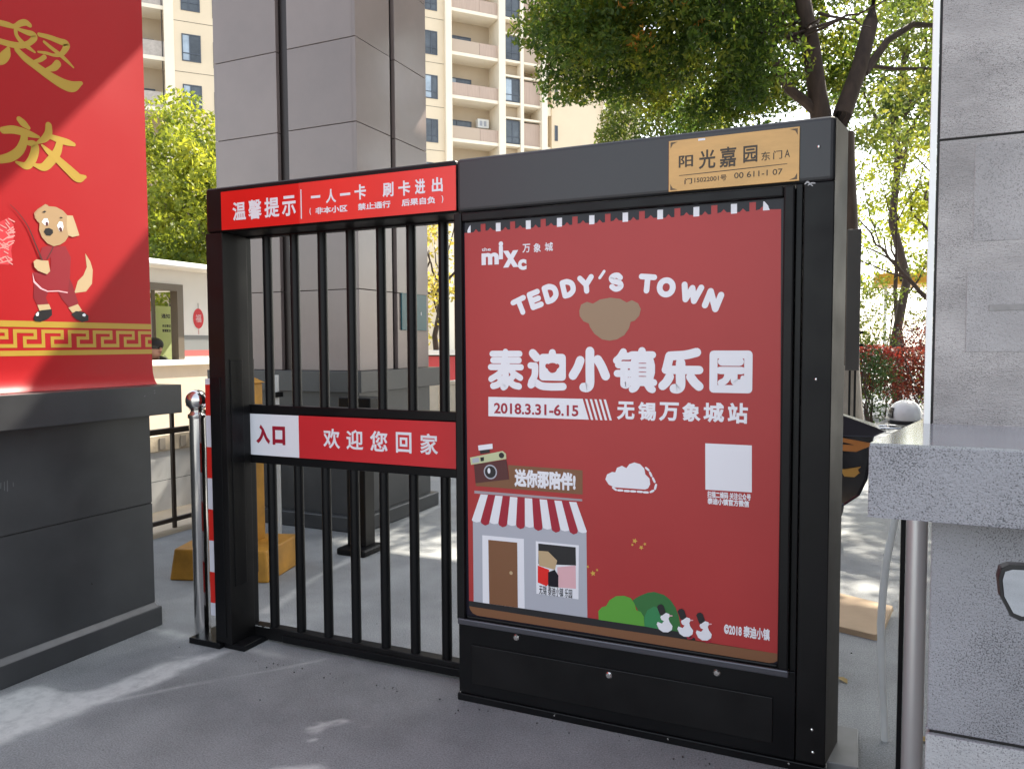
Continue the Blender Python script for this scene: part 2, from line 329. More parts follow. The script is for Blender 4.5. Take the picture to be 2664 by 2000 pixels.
ART = {'sheet': [(-0.2193, 0.4051), (-1.4509, 0.4069)],
'arc': [('T', (-1.1972, 1.6185), (-1.2241, 1.6826)), ('E', (-1.137, 1.6413), (-1.1593, 1.7086)), ('D', (-1.0723, 1.6628), (-1.0935, 1.7321)), ('D', (-1.0026, 1.6813), (-1.0188, 1.7485)), ('Y', (-0.9337, 1.6931), (-0.9404, 1.7611)), ("'", (-0.8844, 1.7402), (-0.865, 1.7779)), ('S', (-0.8158, 1.6974), (-0.8211, 1.7643)), ('T', (-0.7035, 1.6864), (-0.6964, 1.7542)), ('O', (-0.6322, 1.6703), (-0.6265, 1.7393)), ('W', (-0.5455, 1.6469), (-0.5307, 1.7147)), ('N', (-0.4743, 1.6203), (-0.4477, 1.6871))],
'title': [('泰', (-1.3545, 1.3166), (-1.1999, 1.479)), ('迪', (-1.1813, 1.3214), (-1.0178, 1.4775)), ('小', (-1.0029, 1.3197), (-0.8463, 1.481)), ('镇', (-0.8278, 1.3195), (-0.6691, 1.4819)), ('乐', (-0.6547, 1.3201), (-0.4953, 1.4797)), ('园', (-0.4723, 1.321), (-0.3222, 1.4782))],
'place': [('无', (-0.8146, 1.2131), (-0.7457, 1.2822)), ('锡', (-0.7321, 1.2124), (-0.6643, 1.2825)), ('万', (-0.6541, 1.214), (-0.58, 1.2835)), ('象', (-0.5687, 1.2159), (-0.5013, 1.2844)), ('城', (-0.4919, 1.2152), (-0.4186, 1.2867)), ('站', (-0.4064, 1.2148), (-0.3368, 1.2877))],
'datebar': [(-1.3547, 1.2862), (-0.9503, 1.2882), (-0.9255, 1.2085), (-1.3553, 1.2072)],
'datestripes': [[(-0.9409, 1.2878), (-0.9316, 1.2874), (-0.9075, 1.2079), (-0.9169, 1.2082)],
[(-0.9222, 1.2879), (-0.9129, 1.2875), (-0.889, 1.2082), (-0.8983, 1.2085)],
[(-0.9036, 1.288), (-0.8944, 1.2876), (-0.8706, 1.2084), (-0.8798, 1.2087)],
[(-0.8852, 1.2881), (-0.876, 1.2877), (-0.8522, 1.2087), (-0.8614, 1.209)],
[(-0.8668, 1.2882), (-0.8576, 1.2878), (-0.834, 1.209), (-0.8431, 1.2093)]],
'date': ((-1.3291, 1.2195), (-0.9678, 1.2634)), 'logo': [('m', (-1.3814, 1.8192), (-1.3042, 1.8669)), ('i', (-1.3044, 1.8386), (-1.285, 1.9097)), ('x', (-1.2856, 1.8049), (-1.2175, 1.8714)), ('c', (-1.2207, 1.7922), (-1.1835, 1.8346))],
'logo2': [('the', (-1.3802, 1.8749), (-1.3393, 1.8885)), ('万', (-1.2011, 1.8595), (-1.1677, 1.8932)), ('象', (-1.1538, 1.8583), (-1.1222, 1.8937)), ('城', (-1.1063, 1.8596), (-1.0718, 1.894))],
'bear': [(-0.9644, 1.6264), (-0.957, 1.6497), (-0.9337, 1.6598), (-0.9093, 1.6522), (-0.8817, 1.6671), (-0.8408, 1.6728), (-0.8023, 1.6673), (-0.7774, 1.6531), (-0.7578, 1.6612), (-0.7339, 1.6489), (-0.7232, 1.6272), (-0.7293, 1.6029), (-0.7468, 1.5848), (-0.762, 1.5807), (-0.7682, 1.5574), (-0.7859, 1.5317), (-0.8147, 1.5158), (-0.8437, 1.511), (-0.873, 1.5162), (-0.9026, 1.5371), (-0.9211, 1.5625), (-0.9257, 1.5771), (-0.9477, 1.5863), (-0.9623, 1.6055)],
'camera': {'flash': [(-1.4022, 1.085), (-1.3366, 1.0958), (-1.3352, 1.0748), (-1.3993, 1.064)],
'top': [(-1.4401, 1.0329), (-1.2907, 1.0684), (-1.2761, 1.0577), (-1.2747, 1.0369), (-1.4357, 1.0029)],
'body': [(-1.4227, 1.0051), (-1.2747, 1.0342), (-1.2634, 0.9541), (-1.4157, 0.9278)],
'foot': [(-1.3955, 1.0649), (-1.3502, 1.072), (-1.3488, 1.0585), (-1.3918, 1.0507)],
'lens': ((-1.3471, 0.979), (-1.3172, 0.9809)), 'win1': [(-1.4301, 1.0287), (-1.3996, 1.0359), (-1.3967, 1.0169), (-1.428, 1.0103)],
'win2': [(-1.392, 1.0357), (-1.3753, 1.0393), (-1.3754, 1.023), (-1.3906, 1.02)],
'dial': ((-1.296, 1.0499), (-1.2842, 1.0505))}, 'sign': [(-1.269, 1.0123), (-0.9509, 1.011), (-0.9509, 0.9159), (-1.4158, 0.9161), (-1.4157, 0.9278), (-1.2634, 0.9541)],
'signtext': ((-1.2401, 0.9254), (-0.9793, 0.9995)), 'rail': [(-1.422, 0.8963), (-0.9523, 0.8977), (-0.9523, 0.8893), (-1.4221, 0.8846)],
'awning': [[(-1.3931, 0.8833), (-1.3594, 0.8834), (-1.3936, 0.7728), (-1.3974, 0.7675), (-1.4141, 0.7645), (-1.4308, 0.7682), (-1.4346, 0.7728)],
[(-1.3594, 0.8834), (-1.3259, 0.8835), (-1.353, 0.7728), (-1.3569, 0.7618), (-1.3734, 0.7549), (-1.3899, 0.7624), (-1.3936, 0.7728)],
[(-1.3259, 0.8835), (-1.2927, 0.8835), (-1.3129, 0.7728), (-1.3166, 0.7676), (-1.3329, 0.7646), (-1.3493, 0.7682), (-1.353, 0.7728)],
[(-1.2927, 0.8835), (-1.2598, 0.8836), (-1.2731, 0.7728), (-1.2769, 0.7619), (-1.2931, 0.7551), (-1.3092, 0.7625), (-1.3129, 0.7728)],
[(-1.2598, 0.8836), (-1.2272, 0.8836), (-1.2338, 0.7728), (-1.2375, 0.7676), (-1.2535, 0.7647), (-1.2695, 0.7683), (-1.2731, 0.7728)],
[(-1.2272, 0.8836), (-1.1948, 0.8837), (-1.1949, 0.7728), (-1.1986, 0.762), (-1.2144, 0.7553), (-1.2302, 0.7626), (-1.2338, 0.7728)],
[(-1.1948, 0.8837), (-1.1628, 0.8838), (-1.1564, 0.7728), (-1.16, 0.7677), (-1.1756, 0.7648), (-1.1913, 0.7683), (-1.1949, 0.7728)],
[(-1.1628, 0.8838), (-1.131, 0.8838), (-1.1183, 0.7728), (-1.1218, 0.7621), (-1.1373, 0.7555), (-1.1528, 0.7627), (-1.1564, 0.7728)],
[(-1.131, 0.8838), (-1.0994, 0.8839), (-1.0805, 0.7728), (-1.084, 0.7677), (-1.0994, 0.7649), (-1.1147, 0.7684), (-1.1183, 0.7728)],
[(-1.0994, 0.8839), (-1.0682, 0.8839), (-1.0432, 0.7728), (-1.0467, 0.7622), (-1.0618, 0.7556), (-1.077, 0.7628), (-1.0805, 0.7728)],
[(-1.0682, 0.8839), (-1.0372, 0.884), (-1.0062, 0.7728), (-1.0096, 0.7678), (-1.0246, 0.7649), (-1.0397, 0.7684), (-1.0432, 0.7728)],
[(-1.0372, 0.884), (-1.0065, 0.884), (-0.9696, 0.7728), (-0.973, 0.7623), (-0.9878, 0.7558), (-1.0028, 0.7629), (-1.0062, 0.7728)],
[(-1.0065, 0.884), (-0.976, 0.8841), (-0.9333, 0.7728), (-0.9367, 0.7678), (-0.9514, 0.765), (-0.9662, 0.7685), (-0.9696, 0.7728)]],
'cwall': [(-1.43, 0.7767), (-0.9354, 0.7759), (-0.9312, 0.4327), (-1.429, 0.4296)],
'dframe': [(-1.3868, 0.7137), (-1.1997, 0.7167), (-1.1972, 0.4317), (-1.3867, 0.4297)],
'door': [(-1.3589, 0.6971), (-1.2288, 0.6988), (-1.2272, 0.4317), (-1.3562, 0.4304)],
'knob': ((-1.2566, 0.5713), (-1.2485, 0.5723)), 'photo': {'card': [(-1.1478, 0.7132), (-0.9658, 0.7155), (-0.9672, 0.5007), (-1.1457, 0.5004)],
'dark': [(-1.1364, 0.705), (-0.9788, 0.7063), (-0.9774, 0.6343), (-1.1367, 0.6226)],
'cream': [(-1.1365, 0.6762), (-1.094, 0.6775), (-1.0555, 0.6452), (-1.066, 0.6074), (-1.1332, 0.6163)],
'red': [(-1.1389, 0.6156), (-1.0906, 0.6045), (-1.0872, 0.5549), (-1.1014, 0.5363), (-1.1391, 0.547)],
'pink': [(-1.0555, 0.6186), (-0.9788, 0.6341), (-0.9775, 0.5422), (-1.0522, 0.5379)],
'navy': [(-1.0942, 0.5941), (-1.066, 0.6074), (-1.0507, 0.586), (-1.0508, 0.5381), (-1.0943, 0.5372)],
'cap': ((-1.1335, 0.5006), (-0.9933, 0.5369))}, 'cloud': [(-0.859, 0.9818), (-0.8525, 1.0013), (-0.8329, 1.0121), (-0.8199, 1.0111), (-0.8134, 1.0292), (-0.7941, 1.038), (-0.7767, 1.0302), (-0.7652, 1.046), (-0.7461, 1.0535), (-0.7239, 1.0485), (-0.708, 1.0327), (-0.7035, 1.0111), (-0.6878, 0.9966), (-0.6852, 0.975), (-0.6933, 0.9588), (-0.7045, 0.9542), (-0.823, 0.9537), (-0.8459, 0.9623)],
'dashes': [[(-0.8295, 0.952), (-0.8165, 0.9441)],
[(-0.8087, 0.9434), (-0.7918, 0.944)],
[(-0.7828, 0.9428), (-0.7661, 0.9434)],
[(-0.7584, 0.9433), (-0.7419, 0.9439)],
[(-0.733, 0.944), (-0.7165, 0.944)],
[(-0.7089, 0.9433), (-0.6938, 0.9438)],
[(-0.6838, 0.9458), (-0.6726, 0.9523)],
[(-0.667, 0.9589), (-0.6627, 0.9753)],
[(-0.6684, 0.9849), (-0.6753, 0.9993)],
[(-0.6803, 1.0064), (-0.6867, 1.0197)],
[(-0.6911, 1.0275), (-0.7018, 1.0362)]],
'qr': [(-0.4842, 1.1388), (-0.3223, 1.1391), (-0.3204, 0.972), (-0.4822, 0.9701)],
'qrtext': [((-0.4749, 0.9416), (-0.3237, 0.9665)), ((-0.4747, 0.9174), (-0.329, 0.9424))],
'copy': ((-0.4117, 0.4456), (-0.2536, 0.4896)), 'bushdark': [(-0.7505, 0.5267), (-0.725, 0.546), (-0.6933, 0.5629), (-0.6681, 0.5693), (-0.6306, 0.5629), (-0.6058, 0.5462), (-0.5871, 0.5206), (-0.5747, 0.488), (-0.5651, 0.432), (-0.6486, 0.43), (-0.7041, 0.4324), (-0.7247, 0.4792)],
'bushmid': [(-0.7041, 0.4324), (-0.7055, 0.466), (-0.693, 0.4964), (-0.6678, 0.5138), (-0.6365, 0.5043), (-0.6114, 0.4639), (-0.6019, 0.4301), (-0.6486, 0.43)],
'bush': [(-0.8847, 0.4316), (-0.8861, 0.466), (-0.8714, 0.483), (-0.8549, 0.4899), (-0.8417, 0.5144), (-0.8154, 0.534), (-0.7829, 0.5396), (-0.757, 0.5335), (-0.7428, 0.5149), (-0.7363, 0.4903), (-0.7183, 0.4864), (-0.7068, 0.469), (-0.7041, 0.4324)],
'ducks': [{'hat': [(-0.6565, 0.5141), (-0.6503, 0.5238), (-0.6404, 0.527), (-0.6316, 0.5219), (-0.6228, 0.4968), (-0.6376, 0.484), (-0.6451, 0.4854)],
'body': [(-0.6438, 0.4768), (-0.6364, 0.4917), (-0.6228, 0.4968), (-0.6104, 0.4942), (-0.6079, 0.4864), (-0.6127, 0.4762), (-0.609, 0.4642), (-0.5977, 0.4502), (-0.6001, 0.4354), (-0.6143, 0.4238), (-0.6329, 0.4216), (-0.6486, 0.43), (-0.6574, 0.4476), (-0.6537, 0.4577), (-0.6375, 0.4537), (-0.63, 0.4643), (-0.6394, 0.4673)],
'beak': [(-0.6103, 0.4904), (-0.598, 0.4909), (-0.598, 0.4871), (-0.6091, 0.4843)],
'feet': None}, {'hat': [(-0.5791, 0.508), (-0.573, 0.5176), (-0.5633, 0.5208), (-0.5547, 0.5158), (-0.546, 0.4909), (-0.5605, 0.4782), (-0.5679, 0.4796)],
'body': [(-0.5666, 0.4711), (-0.5594, 0.4858), (-0.546, 0.4909), (-0.5339, 0.4883), (-0.5314, 0.4806), (-0.5362, 0.4706), (-0.5325, 0.4587), (-0.5215, 0.4448), (-0.5238, 0.4302), (-0.5376, 0.4187), (-0.5558, 0.4165), (-0.5712, 0.4248), (-0.5799, 0.4422), (-0.5762, 0.4521), (-0.5603, 0.4483), (-0.5531, 0.4587), (-0.5622, 0.4617)],
'beak': [(-0.5339, 0.4846), (-0.5218, 0.4851), (-0.5218, 0.4814), (-0.5326, 0.4785)],
'feet': [(-0.5467, 0.4179), (-0.5315, 0.4165), (-0.5225, 0.4217), (-0.5249, 0.4126), (-0.5418, 0.4075)]}, {'hat': [(-0.5111, 0.5033), (-0.5052, 0.5128), (-0.4956, 0.516), (-0.4872, 0.5111), (-0.4787, 0.4864), (-0.4929, 0.4738), (-0.5001, 0.4753)],
'body': [(-0.4988, 0.4668), (-0.4917, 0.4814), (-0.4787, 0.4864), (-0.4668, 0.4839), (-0.4643, 0.4762), (-0.469, 0.4663), (-0.4653, 0.4545), (-0.4545, 0.4408), (-0.4568, 0.4263), (-0.4703, 0.415), (-0.4882, 0.4128), (-0.5032, 0.4209), (-0.5118, 0.4382), (-0.5083, 0.4481), (-0.4926, 0.4442), (-0.4856, 0.4546), (-0.4945, 0.4575)],
'beak': [(-0.4667, 0.4802), (-0.4549, 0.4807), (-0.4549, 0.477), (-0.4655, 0.4742)],
'feet': [(-0.4793, 0.4142), (-0.4644, 0.4128), (-0.4555, 0.4179), (-0.4578, 0.4089), (-0.4744, 0.4038)]}],
'stars': [(-0.743, 0.7552), (-0.7181, 0.7325), (-0.7042, 0.7472), (-0.9084, 0.611), (-0.8916, 0.626), (-0.9299, 0.6346), (-0.7526, 0.7397)],
'road': [(-1.4507, 0.4295), (-0.9312, 0.4327), (-0.7041, 0.4324), (-0.6486, 0.43), (-0.5651, 0.432), (-0.5146, 0.4161), (-0.5134, 0.4076), (-0.661, 0.4053), (-0.9311, 0.4038), (-1.4509, 0.4069)],
'strip': [(-1.4509, 0.4069), (-0.9311, 0.4038), (-0.5134, 0.4076), (-0.2193, 0.4051), (-0.2192, 0.3956), (-0.2245, 0.3816), (-0.2382, 0.3709), (-0.2549, 0.3669), (-0.507, 0.3676), (-0.9311, 0.3722), (-1.4125, 0.3716), (-1.4341, 0.3783), (-1.4464, 0.3921)],
'nu': [[(2.175, 2.9073, 0.0156), (2.211, 2.919, 0.0206), (2.2474, 2.9241, 0.0208), (2.2752, 2.9283, 0.016), (2.3042, 2.9525, 0.0211), (2.3268, 2.964, 0.0225), (2.3438, 2.9598, 0.0188)],
[(2.2796, 2.9281, 0.0135), (2.2819, 2.8925, 0.0148), (2.3072, 2.8679, 0.0187), (2.3353, 2.8561, 0.0163), (2.3639, 2.8454, 0.0076)],
[(2.2936, 2.9211, 0.0124), (2.3283, 2.9215, 0.0188), (2.3604, 2.9225, 0.0226), (2.3637, 2.9076, 0.0215), (2.336, 2.8749, 0.0188), (2.3003, 2.8532, 0.0211), (2.2565, 2.8428, 0.0221), (2.2079, 2.839, 0.0206), (2.1722, 2.8354, 0.018)],
[(2.3882, 2.9325, 0.0152), (2.4335, 2.9374, 0.0192), (2.488, 2.9376, 0.0234), (2.5215, 2.9377, 0.0262), (2.5164, 2.9153, 0.0236), (2.4928, 2.8801, 0.0169), (2.4578, 2.8632, 0.0116), (2.4205, 2.8602, 0.0116), (2.3805, 2.8523, 0.0076)],
[(2.411, 2.9074, 0.0115), (2.4386, 2.8949, 0.0142), (2.4857, 2.8758, 0.0169), (2.5199, 2.8581, 0.0144), (2.5532, 2.8377, 0.0066)],
[(2.2433, 2.8201, 0.0134), (2.2332, 2.7938, 0.0306), (2.2108, 2.7623, 0.034), (2.1804, 2.7463, 0.0302)],
[(2.2818, 2.8273, 0.021), (2.3173, 2.8037, 0.0275), (2.368, 2.7831, 0.0304), (2.4268, 2.7608, 0.0347), (2.4945, 2.7432, 0.0418), (2.5439, 2.7451, 0.041), (2.592, 2.7761, 0.0134)],
[(2.4097, 2.8395, 0.0166), (2.3857, 2.817, 0.0152), (2.3543, 2.7986, 0.0088)],
[(2.4736, 2.8301, 0.0273), (2.4521, 2.8039, 0.0246), (2.4107, 2.7792, 0.0102)]],
'fang': [[(2.2811, 2.5207, 0.0224), (2.2982, 2.5079, 0.0275), (2.3212, 2.4939, 0.0151)],
[(2.2059, 2.4539, 0.0244), (2.2479, 2.4675, 0.0297), (2.2916, 2.4691, 0.0287), (2.3331, 2.4669, 0.0227), (2.3675, 2.464, 0.0102)],
[(2.3009, 2.4621, 0.025), (2.2963, 2.427, 0.0288), (2.2756, 2.382, 0.0324), (2.2369, 2.3457, 0.0333), (2.1875, 2.3228, 0.028), (2.1515, 2.3139, 0.0242)],
[(2.3121, 2.4245, 0.0164), (2.3444, 2.4245, 0.0279), (2.3465, 2.3948, 0.0317), (2.3284, 2.3469, 0.0316), (2.3017, 2.3194, 0.0276), (2.2597, 2.3261, 0.01)],
[(2.4179, 2.5291, 0.0257), (2.4151, 2.4934, 0.0297), (2.3952, 2.4631, 0.0257), (2.3625, 2.4376, 0.0115)],
[(2.4227, 2.4792, 0.0193), (2.4704, 2.4746, 0.0261), (2.5123, 2.4728, 0.0251), (2.5422, 2.4706, 0.0147)],
[(2.4699, 2.4615, 0.0261), (2.4528, 2.4123, 0.0326), (2.4182, 2.3629, 0.0349), (2.3834, 2.3301, 0.0295), (2.3375, 2.3313, 0.0114)],
[(2.382, 2.4295, 0.009), (2.4132, 2.4067, 0.022), (2.4598, 2.3783, 0.0301), (2.5075, 2.3459, 0.0371), (2.5565, 2.316, 0.0388), (2.595, 2.3269, 0.0136)]],
'dog': {'body': [(2.3624, 1.9572), (2.393, 1.9703), (2.4201, 1.9689), (2.4794, 1.9783), (2.5059, 1.9269), (2.5, 1.8666), (2.499, 1.8399), (2.4817, 1.759), (2.4363, 1.7616), (2.3848, 1.7565), (2.3488, 1.7767), (2.3271, 1.8103), (2.3151, 1.838), (2.3448, 1.8436), (2.3879, 1.8375), (2.4028, 1.8712), (2.4045, 1.9167), (2.3666, 1.8936), (2.3487, 1.911)],
'legs': [(2.3202, 1.8003), (2.3488, 1.7767), (2.3848, 1.7565), (2.4363, 1.7616), (2.4831, 1.7591), (2.4949, 1.8263), (2.5082, 1.8007), (2.5243, 1.7482), (2.5373, 1.7085), (2.4896, 1.685), (2.4556, 1.7212), (2.4327, 1.7594), (2.3882, 1.7567), (2.3736, 1.7267), (2.3859, 1.6963), (2.331, 1.6912), (2.3139, 1.7236)],
'head': [(2.3352, 2.1031), (2.3559, 2.1317), (2.3869, 2.1602), (2.4001, 2.1534), (2.4376, 2.1562), (2.4718, 2.1453), (2.4956, 2.124), (2.5018, 2.0655), (2.4953, 2.025), (2.4789, 1.9999), (2.4516, 1.9803), (2.4202, 1.9702), (2.39, 1.9797), (2.3643, 2.0054), (2.3522, 2.0357), (2.3555, 2.068), (2.3421, 2.0788)],
'earl': [(2.331, 2.112), (2.3494, 2.1325), (2.3869, 2.1615), (2.4016, 2.1575), (2.3837, 2.1296), (2.3584, 2.0767), (2.3346, 2.0872)],
'earr': [(2.4921, 2.1248), (2.522, 2.128), (2.537, 2.0869), (2.5533, 2.0377), (2.5167, 2.0251), (2.4955, 2.0304), (2.4886, 2.0703)],
'hands': [(2.3191, 1.889), (2.3339, 1.9006), (2.3601, 1.8981), (2.3903, 1.8998), (2.3972, 1.8513), (2.3811, 1.8357), (2.3384, 1.8488), (2.3226, 1.864)],
'tail': [(2.5818, 1.9548), (2.608, 1.9168), (2.6201, 1.8769), (2.613, 1.808), (2.58, 1.7683), (2.5174, 1.7565), (2.5377, 1.8161), (2.5681, 1.8454), (2.5882, 1.8877)],
'cuffl': [(2.331, 1.6912), (2.3873, 1.6976), (2.3984, 1.6695), (2.3412, 1.6635)],
'cuffr': [(2.4839, 1.6848), (2.5335, 1.7043), (2.5543, 1.6741), (2.503, 1.6615)],
'shoel': [(2.3104, 1.6311), (2.3258, 1.6591), (2.3513, 1.6677), (2.4, 1.6748), (2.4003, 1.6468), (2.3799, 1.6286), (2.3425, 1.6134), (2.3176, 1.6153)],
'shoer': [(2.4969, 1.6533), (2.5213, 1.6702), (2.5615, 1.6676), (2.5875, 1.6495), (2.5866, 1.6255), (2.5522, 1.6172), (2.522, 1.6306)],
'shinel': [(2.3214, 1.6474), (2.3311, 1.6592), (2.3375, 1.6556), (2.3344, 1.6414), (2.3251, 1.6392)],
'shiner': [(2.5536, 1.6538), (2.5649, 1.661), (2.5743, 1.6545), (2.5695, 1.6448), (2.5577, 1.6458)],
'trim': [(2.3139, 1.8391), (2.3234, 1.8005), (2.3552, 1.7707), (2.3849, 1.7591), (2.4364, 1.7642), (2.4838, 1.7592), (2.4822, 1.7538), (2.4362, 1.7589), (2.3814, 1.7543), (2.3484, 1.7652), (2.3167, 1.7937)],
'seam': [(2.4167, 1.9685), (2.4207, 1.9664), (2.4103, 1.9432), (2.3944, 1.9189), (2.3857, 1.9032), (2.3818, 1.9054), (2.3948, 1.9286), (2.4064, 1.9492)],
'nose': [(2.374, 2.0322), (2.3826, 2.0481), (2.3996, 2.053), (2.4183, 2.0465), (2.4191, 2.0317), (2.405, 2.0169), (2.3847, 2.0163)],
'eyel': [(2.3657, 2.0758), (2.3777, 2.0935), (2.3945, 2.096), (2.4006, 2.0808), (2.3966, 2.0642), (2.3798, 2.0631)],
'pupl': [(2.3836, 2.0739), (2.3905, 2.0807), (2.3971, 2.0758), (2.3959, 2.0628), (2.3864, 2.0602)],
'eyer': [(2.4398, 2.0701), (2.4523, 2.0901), (2.4683, 2.0905), (2.4723, 2.0681), (2.4667, 2.0477), (2.4505, 2.0442)],
'pupr': [(2.4475, 2.0569), (2.4562, 2.0659), (2.4649, 2.0573), (2.4651, 2.0442), (2.454, 2.0434)],
'brow': [(2.3687, 2.1209), (2.3811, 2.1299), (2.3903, 2.1275), (2.3807, 2.1196)],
'browr': [(2.4529, 2.1078), (2.4608, 2.1136), (2.4704, 2.1098), (2.4619, 2.1059)]}, 'stick': [(2.2224, 2.1321, 0.0024), (2.2584, 2.1008, 0.0037), (2.3006, 2.0446, 0.0057), (2.3331, 1.9666, 0.007), (2.3602, 1.8994, 0.009), (2.3693, 1.8759, 0.0065)],
'cracker': [[(2.1739, 1.9562, 0.0048), (2.1909, 1.9355, 0.0055)],
[(2.1832, 1.952, 0.0049), (2.208, 1.9409, 0.0055)],
[(2.1828, 1.9412, 0.0049), (2.2083, 1.9612, 0.0056)],
[(2.1828, 1.8949, 0.0049), (2.2043, 1.9014, 0.0055)],
[(2.2085, 2.0141, 0.0049), (2.2328, 2.0335, 0.0056)],
[(2.1895, 1.921, 0.0049), (2.2054, 1.9138, 0.0056)],
[(2.2157, 2.0683, 0.005), (2.2398, 2.0584, 0.0056)],
[(2.1708, 1.9333, 0.0049), (2.1965, 1.9414, 0.0055)],
[(2.2079, 1.9869, 0.005), (2.2376, 1.9966, 0.0056)],
[(2.17, 1.9754, 0.0049), (2.1854, 1.9686, 0.0056)],
[(2.1649, 1.8682, 0.0049), (2.1914, 1.8761, 0.0055)],
[(2.2067, 1.9821, 0.0049), (2.231, 1.9899, 0.0055)],
[(2.1881, 1.9709, 0.0049), (2.2126, 1.9902, 0.0055)],
[(2.1961, 1.8946, 0.0049), (2.214, 1.8726, 0.0055)],
[(2.2016, 2.0463, 0.005), (2.2193, 2.0254, 0.0056)],
[(2.2098, 1.948, 0.0049), (2.2314, 1.9648, 0.0056)],
[(2.2205, 2.0215, 0.0049), (2.2354, 2.0152, 0.0056)],
[(2.2053, 1.8763, 0.005), (2.2236, 1.8678, 0.0056)],
[(2.1617, 1.8866, 0.0049), (2.179, 1.8786, 0.0056)],
[(2.1997, 1.9, 0.0049), (2.2211, 1.8903, 0.0056)],
[(2.2069, 2.0032, 0.0049), (2.2212, 1.9862, 0.0056)],
[(2.2108, 2.0045, 0.005), (2.2367, 2.025, 0.0055)],
[(2.177, 2.036, 0.0049), (2.2022, 2.0254, 0.0055)],
[(2.2214, 2.02, 0.0049), (2.2324, 2.0069, 0.0056)],
[(2.1631, 1.8949, 0.0049), (2.1755, 1.8795, 0.0055)],
[(2.1634, 1.8856, 0.0049), (2.1856, 1.8923, 0.0055)],
[(2.1872, 1.9407, 0.005), (2.2086, 1.9311, 0.0056)],
[(2.2105, 1.9653, 0.0049), (2.2357, 1.9734, 0.0056)],
[(2.1918, 1.8772, 0.005), (2.2215, 1.886, 0.0056)],
[(2.1869, 1.9592, 0.0049), (2.2103, 1.9489, 0.0056)],
[(2.2148, 2.0043, 0.005), (2.2398, 2.0125, 0.0056)],
[(2.2023, 2.0617, 0.0049), (2.2158, 2.0458, 0.0056)],
[(2.2016, 2.0079, 0.0049), (2.2174, 1.989, 0.0055)],
[(2.1604, 2.0214, 0.0048), (2.1855, 2.0107, 0.0056)]],
'crackerbase': [(2.152, 2.0303), (2.1766, 2.0489), (2.2152, 2.0746), (2.2363, 2.045), (2.2384, 2.0052), (2.2206, 1.929), (2.2248, 1.88), (2.2057, 1.8628), (2.1692, 1.8613), (2.1458, 1.8724)],
'hl': []}
# ================================================================ SETTING
def noise2(x, y, seed=0):
    rg = np.random.default_rng(seed); t = np.zeros_like(x)
    for k in range(1, 6):
        for _ in range(4):
            a = rg.uniform(0, 2 * np.pi); fq = 2.0 ** k * rg.uniform(.8, 1.3); t += np.sin((x * np.cos(a) + y * np.sin(a)) * fq + rg.uniform(0, 6.28)) / (1.5 ** k) * .28
    return t
def seg_dist(x, y, pts):
    d = np.full(x.shape, 1e9)
    for (ax, ay), (bx, by) in zip(pts[:-1], pts[1:]):
        dx, dy = bx - ax, by - ay; t = np.clip(((x - ax) * dx + (y - ay) * dy) / (dx * dx + dy * dy), 0, 1)
        d = np.minimum(d, np.hypot(x - ax - t * dx, y - ay - t * dy))
    return d
def inside(x, y, poly):
    c = np.zeros(x.shape, bool); n = len(poly)
    for i in range(n):
        x1, y1 = poly[i]; x2, y2 = poly[(i + 1) % n]
        if y1 == y2: continue
        c ^= ((y1 > y) != (y2 > y)) & (x < (x2 - x1) * (y - y1) / (y2 - y1) + x1)
    return c
